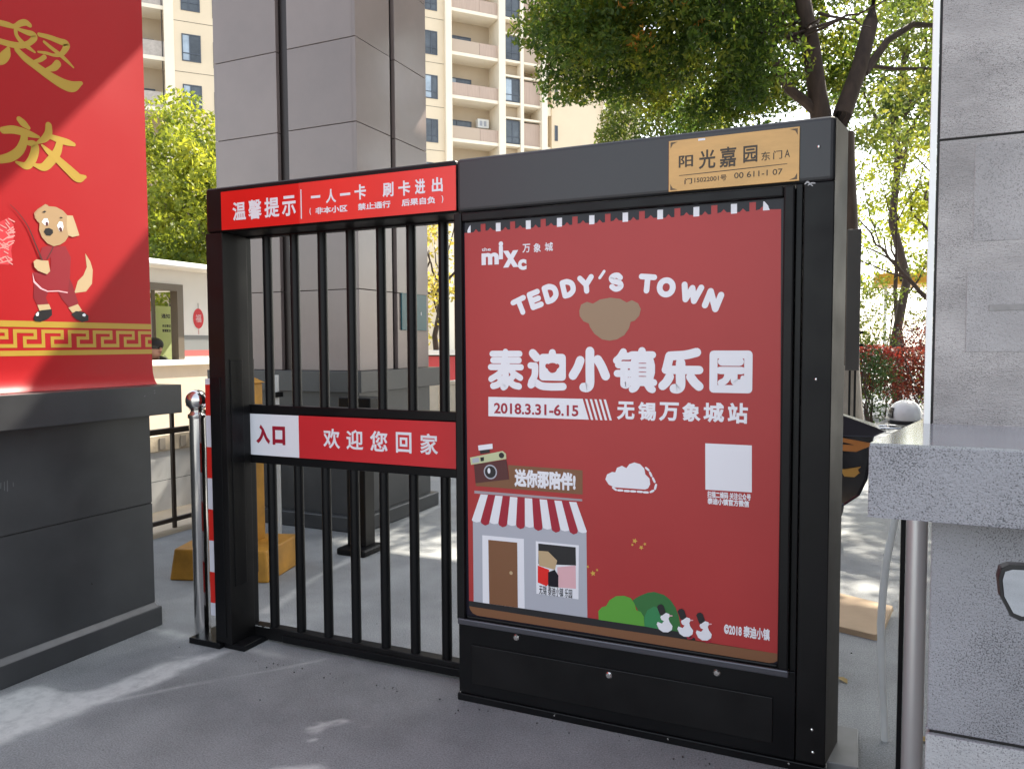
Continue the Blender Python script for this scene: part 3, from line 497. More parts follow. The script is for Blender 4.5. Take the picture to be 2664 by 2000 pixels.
def ground():
    xs = np.concatenate([[-160, -80, -40, -20, -12, -8, -6], np.arange(-5, 1.4, .022), [2, 4, 8, 16, 40, 90, 160]])
    ys = np.concatenate([[-60, -20, -8, -3, 0, .8], np.arange(1.4, 6.8, .024), [7, 7.5, 8, 9, 10, 12, 16, 25, 50, 100, 180]])
    X, Y = np.meshgrid(xs, ys); x = X.ravel(); y = Y.ravel(); nx = len(xs); ny = len(ys)
    N = noise2(x, y, 1); N2 = noise2(x * 3, y * 3, 5); N3 = noise2(x * 7, y * 7, 9)
    def soft(d, w, e): return np.clip((w - d + N * .03 + N2 * .012) / e, 0, 1)
    dust = np.zeros(len(x))
    poly = [(-3.36, 1.2), (-3.34, 2.1), (-3.30, 2.19), (-3.11, 2.18), (-3.02, 2.27), (-3.0, 2.49), (-2.89, 2.68), (-2.76, 2.84), (-2.73, 2.8), (-2.79, 2.54), (-2.79, 2.31), (-2.83, 2.13), (-2.86, 1.95), (-2.9, 1.7), (-2.95, 1.2)]
    px = x + N2 * .025 + N3 * .008; py = y + noise2(y * 3, x * 3, 7) * .03
    ins = inside(px, py, poly); edge = seg_dist(px, py, poly + poly[:1])
    dust = np.maximum(dust, np.where(ins, np.clip(edge / .05, 0, 1) * .95, np.clip(1 - edge / .05, 0, 1) * .12))
    dust = np.maximum(dust, soft(seg_dist(x, y, [(-2.86, 2.15), (-2.664, 2.42), (-2.43, 2.69), (-2.29, 2.88)]), .022, .03) * .55)
    dust = np.maximum(dust, soft(seg_dist(x, y, [(-1.83, 2.03), (-1.72, 2.11), (-1.64, 2.08)]), .055, .03) * .8)
    dust = np.maximum(dust, soft(seg_dist(x, y, [(-3.28, 2.84), (-3.15, 2.83)]), .05, .08) * .6)
    dust = np.maximum(dust, soft(seg_dist(x, y, [(-2.95, 2.62), (-2.82, 2.68)]), .012, .04) * .5)
    sp = np.clip((N3 + N2 * .6 - .75) * 3, 0, 1) * np.exp(-(((x + 1.82) / .16) ** 2 + ((y - 2.3) / .2) ** 2)); dust = np.maximum(dust, sp)
    kl = [(-3.5, 6.1), (-3.44, 5.5), (-3.35, 5.05), (-3.27, 4.7), (-3.2, 4.4), (-3.15, 3.9), (-3.0, 3.3)]
    dust = np.maximum(dust, soft(seg_dist(x, y, kl), .045, .03) * .6)
    dust = np.maximum(dust, soft(np.abs(y - 2.83 - N * .01) + 10 * (x > -1.6), .02, .04) * .35)
    dust = np.maximum(dust, np.clip(N * .5 - .28, 0, .3))
    tone = (1 + N * .13 + N2 * .06) * (1 + .25 * np.clip((y - 2.95) / .2, 0, 1))  # mottled tone, paler beyond the gate line
    z = np.zeros(len(x))
    me = bpy.data.meshes.new('ground'); me.vertices.add(len(x)); me.vertices.foreach_set('co', np.stack([x, y, z], 1).ravel())
    i = (np.arange(ny - 1)[:, None] * nx + np.arange(nx - 1)[None]).ravel(); q = np.stack([i, i + 1, i + nx + 1, i + nx], 1)
    me.loops.add(q.size); me.loops.foreach_set('vertex_index', q.ravel().astype(np.int32)); me.polygons.add(len(q)); me.polygons.foreach_set('loop_start', np.arange(0, q.size, 4, dtype=np.int32))
    me.update(calc_edges=True); me.validate()
    at = me.attributes.new('dust_tone', 'FLOAT_VECTOR', 'POINT'); at.data.foreach_set('vector', np.stack([dust, tone, z], 1).ravel())
    m = bpy.data.materials.new('worn concrete paving'); m.use_nodes = True; n = m.node_tree.nodes; l = m.node_tree.links; b = n['Principled BSDF']; b.inputs['Roughness'].default_value = .72; b.inputs['Specular IOR Level'].default_value = .3
    a = n.new('ShaderNodeAttribute'); a.attribute_name = 'dust_tone'; sx = n.new('ShaderNodeSeparateXYZ'); l.new(a.outputs['Vector'], sx.inputs[0])
    tc = n.new('ShaderNodeTexCoord'); t1 = n.new('ShaderNodeTexNoise'); t1.inputs['Scale'].default_value = 160; t1.inputs['Detail'].default_value = 3; l.new(tc.outputs['Object'], t1.inputs['Vector'])
    t2 = n.new('ShaderNodeTexNoise'); t2.inputs['Scale'].default_value = 2.3; t2.inputs['Detail'].default_value = 8; t2.inputs['Roughness'].default_value = .65; l.new(tc.outputs['Object'], t2.inputs['Vector'])
    mp = n.new('ShaderNodeMapRange'); mp.inputs[1].default_value = .3; mp.inputs[2].default_value = .7; mp.inputs[3].default_value = .68; mp.inputs[4].default_value = 1.3; l.new(t1.outputs['Fac'], mp.inputs[0])
    mp2 = n.new('ShaderNodeMapRange'); mp2.inputs[1].default_value = .3; mp2.inputs[2].default_value = .7; mp2.inputs[3].default_value = .82; mp2.inputs[4].default_value = 1.18; l.new(t2.outputs['Fac'], mp2.inputs[0])
    mm = n.new('ShaderNodeMath'); mm.operation = 'MULTIPLY'; l.new(mp.outputs[0], mm.inputs[0]); l.new(mp2.outputs[0], mm.inputs[1])
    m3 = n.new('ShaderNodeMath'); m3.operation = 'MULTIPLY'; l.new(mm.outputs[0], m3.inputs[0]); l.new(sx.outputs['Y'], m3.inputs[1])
    sc = n.new('ShaderNodeVectorMath'); sc.operation = 'SCALE'; sc.inputs[0].default_value = (.236, .242, .242); l.new(m3.outputs[0], sc.inputs['Scale'])
    mx = n.new('ShaderNodeMixRGB'); mx.inputs[2].default_value = (.60, .60, .575, 1); t3 = n.new('ShaderNodeTexNoise'); t3.inputs['Scale'].default_value = 14; t3.inputs['Detail'].default_value = 9; t3.inputs['Roughness'].default_value = .7; l.new(tc.outputs['Object'], t3.inputs['Vector'])
    q1 = n.new('ShaderNodeMapRange'); q1.inputs[1].default_value = .35; q1.inputs[2].default_value = .62; q1.inputs[3].default_value = .62; q1.inputs[4].default_value = 1.2; l.new(t3.outputs['Fac'], q1.inputs[0])
    q2 = n.new('ShaderNodeMath'); q2.operation = 'MULTIPLY'; q2.use_clamp = True; l.new(sx.outputs['X'], q2.inputs[0]); l.new(q1.outputs[0], q2.inputs[1]); l.new(q2.outputs[0], mx.inputs[0]); l.new(sc.outputs[0], mx.inputs[1]); l.new(mx.outputs[0], b.inputs['Base Color'])
    # dark grit
    v = n.new('ShaderNodeTexVoronoi'); v.inputs['Scale'].default_value = 9; l.new(tc.outputs['Object'], v.inputs['Vector'])
    bp = n.new('ShaderNodeBump'); bp.inputs['Strength'].default_value = .5; bp.inputs['Distance'].default_value = .006; l.new(t1.outputs['Fac'], bp.inputs['Height']); l.new(bp.outputs[0], b.inputs['Normal'])
    me.materials.append(m)
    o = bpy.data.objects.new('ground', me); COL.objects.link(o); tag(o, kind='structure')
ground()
# raised island of pale concrete behind the railing
mb = MB(); mb.box(-9, -4.94, 3.2, 16, -.02, .035, CONC); o = mb.build('pavement', bevel=.012); tag(o, kind='structure')

# ================================================================ STONE PILLARS
def pillar_left():
    t = thing('stone_pillar', (-3.9, 2, 0), 'dark grey stone pillar base and ledge carrying the red banner', 'pillar')
    mb = MB(); mb.box(-4.9, -3.375, -.6, 2.91, 0, .104, GRANP); o = mb.build('base', t, bevel=.006)
    mb = MB(); vs = [(-3.375, .104), (-3.41, .128), (-4.8, .128), (-4.8, .104)]
    mb.prism(vs, 3.49, mat('worn plinth edge', (.13, .13, .13), .4, var=.2), lambda u, v, d: (u, -.6 + d, v)); mb.build('base_moulding', t, bevel=.004)
    mb = MB(); mb.box(-4.85, -3.405, -.55, 2.89, .128, .661, GRANP); mb.box(-4.85, -3.408, -.55, 2.887, .661, .667, GRANK); mb.box(-4.85, -3.405, -.55, 2.89, .667, 1.14, GRANP)
    mb.build('plinth', t, bevel=.002)
    mb = MB(); mb.box(-4.95, -3.30, -.65, 3.01, 1.14, 1.292, GRANP); mb.build('ledge', t, bevel=.003)
    mb = MB(); f = FX(-3.405); SC = mat('scuff', (.13, .13, .135), .7)
    for i, p in enumerate(([(2.107, .903, .004), (2.105, .880, .005)], [(2.122, .905, .003), (2.121, .868, .004)], [(2.135, .908, .004), (2.134, .862, .005)], [(2.160, .895, .004), (2.161, .878, .003)])): stroke(mb, [(*q[:2], q[2]) for q in p], SC, f, .0006)
    stroke(mb, [(2.522, .335, .006), (2.525, .329, .006)], GRANK, f, .0006)
    for q in ((2.773, 1.243), (2.834, 1.268), (2.834, 1.255)): stroke(mb, [(*q, .005), (q[0] + .005, q[1] + .003, .004)], SC, FX(-3.30), .0006)
    mb.build('scuff', t)
    mb = MB(); mb.box(-4.8, -3.475, -.5, 2.95, 1.292, 6.15, GRANK); mb.build('column', t)
pillar_left()
def pillar_tall():
    t = thing('stone_pillar', (-4.3, 5.5, 0), 'tall grey polished granite pillar with dark metal grooves behind the gate', 'pillar')
    t.rotation_euler.z = 0
    x1, y0 = -3.6, 5.05; x0, y1 = -5.0, 6.06
    mb = MB(); mb.box(x0 + .01, x1 - .01, y0 + .01, y1 - .01, 1.292, 6.15, GRVM)
    mb.build('groove_core', t)
    mb = MB(); zs = [1.292 + .65 * k for k in range(9)]; zs[-1] = 6.15; th = .03
    for a, b in zip(zs[:-1], zs[1:]):
        a += .003; b -= .003
        mb.box(x0, -4.352, y0 - th, y0 + .008, a, b, GRAN); mb.box(-4.238, x1 - .002, y0 - th, y0 + .008, a, b, GRAN)     # front
        mb.box(x1 - .008, x1 + th, y0 - th, 5.50, a, b, GRAN); mb.box(x1 - .008, x1 + th, 5.575, y1 + th, a, b, GRAN)       # lane side
        mb.box(x0 - th, x0 + .008, y0 - th + .002, y1, a, b, GRAN)
    o = mb.build('cladding', t, bevel=.002)
    mb = MB(); mb.box(x0 - .1, -3.5, 4.93, 6.2, 1.125, 1.292, GRANP); mb.build('ledge', t, bevel=.004)
    mb = MB(); mb.box(x0 - .03, -3.58, 5.01, 6.12, .128, .66, GRANP); mb.box(x0 - .03, -3.583, 5.013, 6.117, .66, .666, GRANK); mb.box(x0 - .03, -3.58, 5.01, 6.12, .666, 1.125, GRANP); mb.build('plinth', t, bevel=.003)
    mb = MB(); mb.box(x0 - .08, -3.525, 4.955, 6.18, 0, .128, GRANP); mb.build('base', t, bevel=.012)
    s = thing('wall_sign', (-3.56, 5.83, 1.78), 'small teal plate fixed to the lane side of the tall granite pillar', 'sign')
    m = MB(); TEAL = mat('teal enamel', (.006, .085, .105), .3, var=.08)
    m.box(-3.57, -3.555, 5.62, 6.04, 1.625, 1.945, TEAL); m.build('plate', s, bevel=.004)
    m = MB(); f = FX(-3.555)
    text(m, '出口', (5.70, 1.76), (5.78, 1.80), WHT, f, .001, .03); text(m, '8', (5.93, 1.76), (5.95, 1.79), WHT, f, .001, .03); m.build('lettering', s)
pillar_tall()
def pillar_right():
    t = thing('stone_pillar', (.8, 2.3, 0), 'speckled light grey granite pillar with a thick ledge at right of the gate', 'pillar')
    X1 = 7.0  # unseen right end, lengthened to block sky from the side
    def blk(mb, x, y, z0, z1, m, sl):        # block whose left end slants back
        mb.prism([(x, y), (X1, y), (X1, 3.2), (x + sl * (3.2 - y), 3.2)], z1 - z0, m, lambda u, v, d: (u, v, z0 + d))
    mb = MB(); blk(mb, .158, 1.83, .668, 1.14, FLAME, .2); mb.build('plinth', t, bevel=.003)
    mb = MB(); blk(mb, .164, 1.836, .658, .668, GRANK, .2); mb.build('joint', t)
    mb = MB(); blk(mb, .155, 1.822, 0, .658, mat('pale granite', (.42, .41, .42), .66, var=.1, scale=4, speck=.55, bump=.4, bscale=150), .2); mb.build('base', t, bevel=.003)
    mb = MB(); blk(mb, .032, 1.725, 1.14, 1.288, FLAME, .235); mb.build('ledge', t, bevel=.002)
    mb = MB(); blk(mb, .034, 1.727, 1.288, 1.2935, FLAMEP, .235); mb.build('ledge_top', t)
    mb = MB()
    zs = [1.2935, 2.0, 2.65, 3.3, 3.95, 4.6, 5.25, 6.15]
    for a, b in zip(zs[:-1], zs[1:]): blk(mb, .186, 2.19, a + (.003 if a > 1.3 else 0), b - .003, FLAMEL, .3)
    # rubbed patches of an old notice, a few millimetres proud
    mb.box(.252, .62, 2.1885, 2.2, 1.475, 1.672, mat('rubbed granite', (.325, .305, .30), .6, var=.12, scale=7, speck=.4, bump=.3, bscale=140))
    mb.box(.262, .62, 2.189, 2.2, 1.745, 1.985, MATS['rubbed granite'])
    mb.box(.30, .62, 2.1872, 2.2, 1.575, 1.592, mat('mortar smear', (.27, .255, .245), .8, var=.25, scale=20))
    mb.build('column', t, bevel=.002)
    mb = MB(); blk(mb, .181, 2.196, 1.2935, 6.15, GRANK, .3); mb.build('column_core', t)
    mb = MB(); mb.box(.166, .1805, 2.192, 2.205, 1.2935, 6.15, WHTP); mb.build('edge_reflection', t)  # white paint stands in for the bright reflection down the column edge
pillar_right()
# added unseen slabs overhead that shade the foreground, slot lets sun onto the banner
t = thing('shade_canopy', (0, 6, 6.2), 'added unseen canopy that shades the gate and lets a band of sun onto the banner', 'canopy')
mb = MB(); mb.box(-6, 6.5, 4.3, 5.65, 6.15, 6.45, WHTP); mb.build('front_slab', t)
mb = MB(); mb.prism([(-3.3, 6.75), (6.5, 6.75), (6.5, 10.0), (-2.6, 10.0), (-2.6, 8.3), (-3.3, 8.3)], .3, WHTP, lambda u, v, d: (u, v, 6.15 + d)); mb.build('rear_slab', t)
for x_, y_ in ((.4, 1.0), (2.6, 3.2), (5.6, 6.2)):
    mb = MB(); mb.box(x_, y_, 5.65, 6.75, 6.16, 6.44, WHTP); mb.build('cross_beam', t)

# ================================================================ RED BANNER
def banner():
    X0 = -3.45; t = thing('banner', (X0, 2.2, 1.3), 'red vinyl banner with gold brush lettering, a cartoon puppy and a gold key border', 'banner')
    mb = MB(); prof = [(1.294, .034), (1.305, .024), (1.325, .012), (1.355, .004), (1.40, .0005), (1.46, 0), (6.0, 0)]
    n = len(prof); y0, y1 = -.45, 2.955
    vs = [(X0 + d, y, z) for y in (y0, y1) for z, d in prof] + [(X0 - .02, y, z) for y in (y0, y1) for z, d in prof]
    fs = []
    for i in range(n - 1): fs += [(i, n + i, n + i + 1, i + 1), (n + i, 3 * n + i, 3 * n + i + 1, n + i + 1), (i, i + 1, 2 * n + i + 1, 2 * n + i)]
    mb.add(vs, fs, BANR); sh = mb.build('sheet', t, smooth=True)
    f = FX(X0); d = .0006
    for nm, key, b0 in (('lettering', 'nu', 0), ('lettering', 'fang', .00006)):
        mb = MB()
        for i, s in enumerate(ART[key]): stroke(mb, s, GOLDB, f, d + b0 + i * .00012, w_=1.22)
        mb.build(nm, t)
    D = ART['dog']; mb = MB(); k = [0]
    def pl(key, m): k[0] += 1; mb.poly(D[key], d + k[0] * .00012, m, f)
    pl('tail', CREAM); pl('legs', JACK); pl('body', mat('jacket ink', (.25, .007, .016), .45)); pl('trim', PINK); pl('seam', RUST)
    pl('cuffl', CREAM); pl('cuffr', CREAM); pl('shoel', BLKI); pl('shoer', BLKI); pl('shinel', WHT); pl('shiner', WHT)
    pl('earl', mat('ear ink', (.36, .20, .11), .45)); pl('head', mat('fur ink', (.40, .255, .13), .45)); pl('earr', CREAM)
    for e in ('eyel', 'eyer'): pl(e, WHT)
    for e in ('pupl', 'pupr', 'nose'): pl(e, RUST if e != 'nose' else BLKI)
    pl('brow', BLKI); pl('browr', BLKI)
    k[0] += 1; stroke(mb, ART['stick'], RUST, f, d + k[0] * .00012); pl('hands', CREAM)
    mb.build('puppy_picture', t)
    mb = MB(); mb.poly(ART['crackerbase'], d, mat('cracker ink', (.55, .03, .04), .45), f)
    for i, s in enumerate(ART['cracker']): stroke(mb, s, mat('cracker light ink', (.66, .26, .24), .45), f, d + .00012 * (i % 8 + 1), n=2)
    mb.build('firecracker_picture', t)
    mb = MB()
    for a, b in ((1.588, 1.616), (1.457, 1.481)): mb.poly([(y0, a), (y1, a), (y1, b), (y0, b)], d, GOLDB, f)
    P = .1313; h0, h1, tk = 1.494, 1.578, .0165; m = 1.536
    for i in range(26):
        a = 2.2145 + (i - 20) * P
        segs = [(a, a + tk, h0, h1), (a + tk, a + .110, h1 - tk, h1), (a + .094, a + .110, m - .004, h1 - tk), (a + .044, a + .094, m - .004, m + .0105), (a + .044, a + .060, h0, m - .004), (a + .060, a + P, h0, h0 + tk)]
        for (u0, u1, v0, v1) in segs:
            u1 = min(u1, y1 - .002)
            if u1 > u0: mb.poly([(u0, v0), (u1, v0), (u1, v1), (u0, v1)], d, GOLDB, f)
    mb.build('key_border', t)
banner()

# ================================================================ PEDESTRIAN GATE
def gate():
    t = thing('pedestrian_gate', (-1.5, 2.9, 0), 'black steel pedestrian gate with barred leaf and large red advertising light box', 'gate')
    Y = 2.79
    # posts and lintel
    mb = MB(); mb.box(-2.872, -2.768, Y, 2.95, .03, 2.039, BLK2)
    mb.box(-2.868, -2.80, Y - .004, Y, .06, 1.345, BLK); mb.box(-2.768, -2.764, Y + .03, 2.90, .31, 1.43, BLK)
    mb.box(-2.863, -2.838, 3.005, 3.06, .31, 1.43, BLK)
    mb.build('post', t, bevel=.006)
    mb = MB(); mb.box(-3.04, -2.835, 2.775, 2.96, 0, .03, BLK); mb.box(-2.83, -2.70, 2.80, 2.98, 0, .028, BLK); mb.build('base_plate', t, bevel=.004)
    mb = MB(); zs = [.155, .219, .375, .533, .690, .845, 1.0, 1.156, 1.309, 1.337]; WR = mat('reflective red', (.58, .020, .014), .3); WW = mat('reflective white', (.60, .60, .66), .3)
    for i, (a, b) in enumerate(zip(zs[:-1], zs[1:])): mb.box(-2.912, -2.873, 2.80, 2.84, a, b, (WW, WR)[i % 2])
    mb.build('reflective_strip', t)
    mb = MB(); mb.box(-2.872, -1.497, Y, 3.02, 2.04, 2.256, BLK2); mb.build('lintel', t, bevel=.018, seg=3)
    mb = MB(); mb.box(-1.4965, -.066, Y, 3.02, 2.04, 2.2565, GRYM); mb.build('lintel', t, bevel=.016, seg=3)  # right half greyer: reflected sky put into the base colour
    mb = MB(); mb.box(-.163, -.066, Y + .001, 2.97, .03, 2.039, BLK2)
    mb.build('post', t, bevel=.004)
    mb = MB()   # side sheet of the right-hand post, flaring to the rear
    mb.add([(-.066, 2.80, .03), (-.030, 2.99, .03), (-.045, 3.0, .03), (-.066, 3.0, .03), (-.066, 2.80, 2.25), (-.030, 2.99, 2.25), (-.045, 3.0, 2.25), (-.066, 3.0, 2.25)],
           [(0, 3, 2, 1), (4, 5, 6, 7), (0, 1, 5, 4), (1, 2, 6, 5), (2, 3, 7, 6), (3, 0, 4, 7)], STEELD); mb.build('side_sheet', t)
    mb = MB(); mb.box(-.20, .04, 2.83, 3.12, 0, .03, mat('zinc plate', (.20, .20, .20), .5, .3, var=.15)); mb.build('base_plate', t, bevel=.003)
    # lintel sign
    mb = MB(); mb.box(-2.765, -2.30, Y - .004, Y, 2.049, 2.229, SREDD); mb.box(-2.30, -1.497, Y - .0045, Y, 2.0485, 2.2295, SREDL)
    sg = mb.build('notice_sign', t)
    mb = MB(); f = FY(Y - .0045)
    for ch, a, b in (('温', (-2.693, 2.088), (-2.612, 2.174)), ('馨', (-2.598, 2.087), (-2.516, 2.177)), ('提', (-2.500, 2.087), (-2.412, 2.179)), ('示', (-2.398, 2.087), (-2.318, 2.178))): text(mb, ch, a, b, WHT, f, .0006, .026)
    for ch, a, b in (('一', (-2.232, 2.155), (-2.180, 2.166)), ('人', (-2.150, 2.127), (-2.094, 2.188)), ('一', (-2.073, 2.153), (-2.018, 2.164)), ('卡', (-1.996, 2.129), (-1.936, 2.194)),
                     ('刷', (-1.851, 2.129), (-1.796, 2.190)), ('卡', (-1.772, 2.127), (-1.713, 2.190)), ('进', (-1.690, 2.127), (-1.640, 2.190)), ('出', (-1.609, 2.129), (-1.557, 2.189))): text(mb, ch, a, b, WHT, f, .0006, .03)
    for s, a, b in (('(', -2.241, -2.233), ('非本小区', -2.208, -2.035), ('禁止通行', -1.980, -1.812), ('后果自负', -1.757, -1.592), (')', -1.563, -1.555)): text(mb, s, (a, 2.083), (b, 2.113), WHT, f, .0006, .03)
    mb.poly([(-2.290, 2.069), (-2.284, 2.069), (-2.284, 2.20), (-2.290, 2.20)], .001, WHT, f)
    mb.build('lettering', sg)
    # swinging leaf
    lf = MB(); L0, L1 = -2.885, -1.46
    lf.box(L0, L0 + .10, 2.955, 3.0, .03, 2.075, BLK); lf.box(L0 + .1, L1, 2.955, 3.0, 2.033, 2.075, BLK)
    lf.box(L0 + .1, L1, 2.953, 3.002, 1.160, 1.202, BLK); lf.box(L0 + .1, L1, 2.953, 3.002, .908, .948, BLK); lf.box(L0 + .1, L1, 2.962, 2.996, .948, 1.160, BLK)
    lf.box(L0 + .1, L1, 2.948, 3.005, .012, .076, BLK2); lf.box(L0 + .3, L1, 2.940, 2.948, .014, .052, BLK)
    leaf = lf.build('gate_leaf', t, bevel=.004)
    for i, xc in enumerate((-2.661, -2.492, -2.325, -2.160, -1.992, -1.830, -1.664)):
        for a, b in ((1.202, 2.033), (.076, .908)):
            mb = MB(); mb.tube([(xc, 2.977, a), (xc, 2.977, b)], .0235, BLK, 16); mb.build('bar', leaf, smooth=True)
    mb = MB(); mb.box(-2.822, -2.462, 2.948, 2.953, .951, 1.157, WHT); mb.box(-2.462, -1.50, 2.9475, 2.953, .9505, 1.1575, SRED2); sg = mb.build('welcome_sign', leaf)
    mb = MB(); f = FY(2.9475)
    text(mb, '入', (-2.731, 1.008), (-2.642, 1.105), DRED, FY(2.948), .0006, .055); text(mb, '口', (-2.626, 1.008), (-2.546, 1.100), DRED, FY(2.948), .0006, .055)
    for ch, a, b in (('欢', -2.315, -2.217), ('迎', -2.181, -2.085), ('您', -2.047, -1.950), ('回', -1.905, -1.822), ('家', -1.777, -1.684)): text(mb, ch, (a, 1.007), (b, 1.102), WHT, f, .0006, .022)
    mb.build('lettering', sg)
    # advertising light box
    mb = MB(); x0, x1, z0, z1 = -1.500, -.190, .35, 2.032; b = .036
    for (a0, a1, c0, c1) in ((x0, x0 + b, z0, z1), (x1 - b, x1, z0, z1), (x0 + b, x1 - b, z1 - b, z1), (x0 + b, x1 - b, z0, z0 + .016)): mb.box(a0, a1, Y - (.022 if c1 > .4 else .006), Y + .10, c0, c1, BLK2)
    mb.build('light_box_frame', t, bevel=.006)
    mb = MB(); mb.box(x0 + b, x1 - b, Y - .002, Y + .10, z0 + .016, z1 - b, NAVY); mb.build('light_box_glass', t)
    mb = MB(); mb.box(-1.490, -.188, Y - .034, Y - .0225, .335, .360, mat('brushed ledge', (.10, .10, .115), .3, .6)); mb.build('drip_ledge', t, bevel=.004)
    mb = MB(); mb.box(-1.502, -.166, Y - .001, 3.0, .03, .347, BLK); mb.box(-1.440, -.240, Y - .008, Y - .001, .078, .245, BLK2); mb.box(-1.505, -.060, Y - .012, 3.0, 0, .03, BLK)
    mb.box(-.188, -.166, Y + .001, Y + .1, .347, 2.038, BLK)
    kp = mb.build('kick_panel', t, bevel=.003)
    for x, z, r in ((-1.236, .306, .0135), (-.842, .221, .0135), (-.436, .299, .0135), (-1.494, .034, .004), (-1.064, .022, .005), (-.61, .022, .005), (-.183, .024, .005)):
        mb = MB(); mb.lathe([(r, 0), (r, .004), (r * .7, .008), (r * .25, .0085)], (x, Y - (.0125 if z < .03 else .001 if z != .221 else .008), z), BOLT, 12, 'y'); mb.build('bolt', kp, smooth=True)
    for x, z in ((-.11, .153), (-.106, .073), (-.118, 2.155), (-.115, 1.375)):
        mb = MB(); mb.lathe([(.005, 0), (.005, .004), (.002, .006)], (x, Y + (.001 if z < 2 else 0), z), BOLT, 10, 'y'); mb.build('bolt', t, smooth=True)
    TAPE = mat('old tape residue', (.40, .40, .41), .35); f = FY(Y + .001); mb = MB()
    stroke(mb, [(-.160, 2.036, .004), (-.152, 2.042, .006), (-.143, 2.034, .004), (-.136, 2.028, .003)], TAPE, f, .0006); stroke(mb, [(-.150, 2.031, .003), (-.140, 2.037, .005), (-.128, 2.036, .003)], TAPE, f, .0008); mb.build('tape_residue', t)
    mb = MB(); rr = random.Random(9); f = FY(2.948)
    for i in range(5): u = -2.79 + i * .026 + rr.uniform(-.006, .006); stroke(mb, [(u, .072, .003), (u + .012, .0745, .006), (u + .022, .073, .002)], mat('bare primer', (.30, .30, .29), .7), f, .0005 + i * .0001)
    mb.build('paint_chip', t)
    # plaque
    mb = MB(); mb.box(-.623, -.178, Y - .006, Y, 2.047, 2.229, GOLDP); pq = mb.build('name_plaque', t, bevel=.0015)
    mb = MB(); f = FY(Y - .006); INK = mat('plaque ink', (.035, .022, .012), .45); INK2 = mat('faded plaque ink', (.11, .07, .035), .5)
    for ch, a, b_ in (('阳', (-.586, 2.130), (-.535, 2.172)), ('光', (-.515, 2.118), (-.457, 2.184)), ('嘉', (-.443, 2.116), (-.386, 2.186)), ('园', (-.362, 2.125), (-.315, 2.182))): text(mb, ch, a, b_, INK, f, .0005, .018)
    for ch, a, b_ in (('东', (-.302, 2.126), (-.273, 2.156)), ('门', (-.263, 2.127), (-.234, 2.156)), ('A', (-.226, 2.130), (-.209, 2.155))): text(mb, ch, a, b_, INK, f, .0005, .008)
    stroke(mb, [(-.584, 2.102, .0022), (-.42, 2.1045, .003), (-.218, 2.108, .0022)], INK, f, .0006)
    text(mb, '门', (-.565, 2.070), (-.538, 2.090), INK, f, .0005, .02); text(mb, '15022001号', (-.530, 2.071), (-.418, 2.091), INK2, f, .0005, .02); text(mb, '00 611-1 07', (-.392, 2.074), (-.232, 2.094), INK, f, .0005, .006)
    for u0, v0, su, sv in ((-.616, 2.053, 1, 1), (-.185, 2.053, -1, 1), (-.616, 2.223, 1, -1), (-.185, 2.223, -1, -1)):
        mb.poly([(u0, v0), (u0 + su * .026, v0), (u0 + su * .008, v0 + sv * .007), (u0, v0 + sv * .022)], .0006, INK2, f)
    mb.poly([(-.517, 2.218), (-.493, 2.218), (-.493, 2.225), (-.517, 2.225)], .0006, WHT, f)
    mb.build('lettering', pq)
    # poster
    Yp = Y - .002; f = FY(Yp); d0 = .0012
    mb = MB(); top = [(-1.4587, 1.9535)]; P = .1306
    for i in range(10):
        a = -1.4472 + i * P
        for (dx, dz) in ((.030, 0), (.041, .012), (.052, 0), (.0625, 0), (.0625, .031), (.084, .031), (.084, .002), (.096, .004), (.106, .014), (.116, .003)):
            if -1.4587 < a + dx < -.2353: top.append((a + dx, 1.9535 + dz + .0032 * (a + dx + 1.4587)))
    top.append((-.2353, 1.9572))
    mb.poly([(-.2193, .4051), (-.2353, 1.9572)] + top[::-1][1:] + [(-1.4509, .4069)], d0, PRED, f)
    po = mb.build('poster', t)
    def part(name, fn, h=po):
        m = MB(); fn(m); return m.build(name, h)
    def sky_(m):
        for i in range(10):
            a = -1.4472 + i * P; z = 1.9528 + .0032 * (a + 1.4587)
            if i == 0: pts = [(a + .003, z), (a + .017, z), (a + .017, z + .031), (a + .008, z + .022), (a + .002, z + .008)]
            elif i == 9: pts = [(a - .023, z), (a - .0005, z), (a - .006, z + .016), (a - .018, z + .031), (a - .022, z + .031)]
            else: pts = [(a, z - .003), (a + .021, z - .003), (a + .021, z + .031), (a, z + .031)]
            m.poly(pts, d0 + .0008, WHT, f)
    part('skyline_blocks', sky_)
    def logo(m):
        for ch, a, b_ in ART['logo']: text(m, ch, a, b_, WHT, f, d0 + .0008, .05)
        for ch, a, b_ in ART['logo2']: text(m, ch, a, b_, WHT, f, d0 + .0008, .02)
    part('logo', logo)
    def arc(m):
        for ch, a, b_ in ART['arc']:
            up = np.array(b_) - np.array(a); h = np.linalg.norm(up); up /= h; rt = np.array((up[1], -up[0])); h *= .98
            stroke_char(m, [(.315 if ch != "'" else .27, *s) for s in (ST[ch] if ch != 'O' else [ST['O'][0][:7], ST['O'][0][6:]])], lambda x, y: tuple(np.array(a) + rt * x * h + up * y * h), WHT, f, d0 + .0008, h)
    part('arched_lettering', arc)
    part('emblem', lambda m: m.poly(ART['bear'], d0 + .0008, TAN, f))
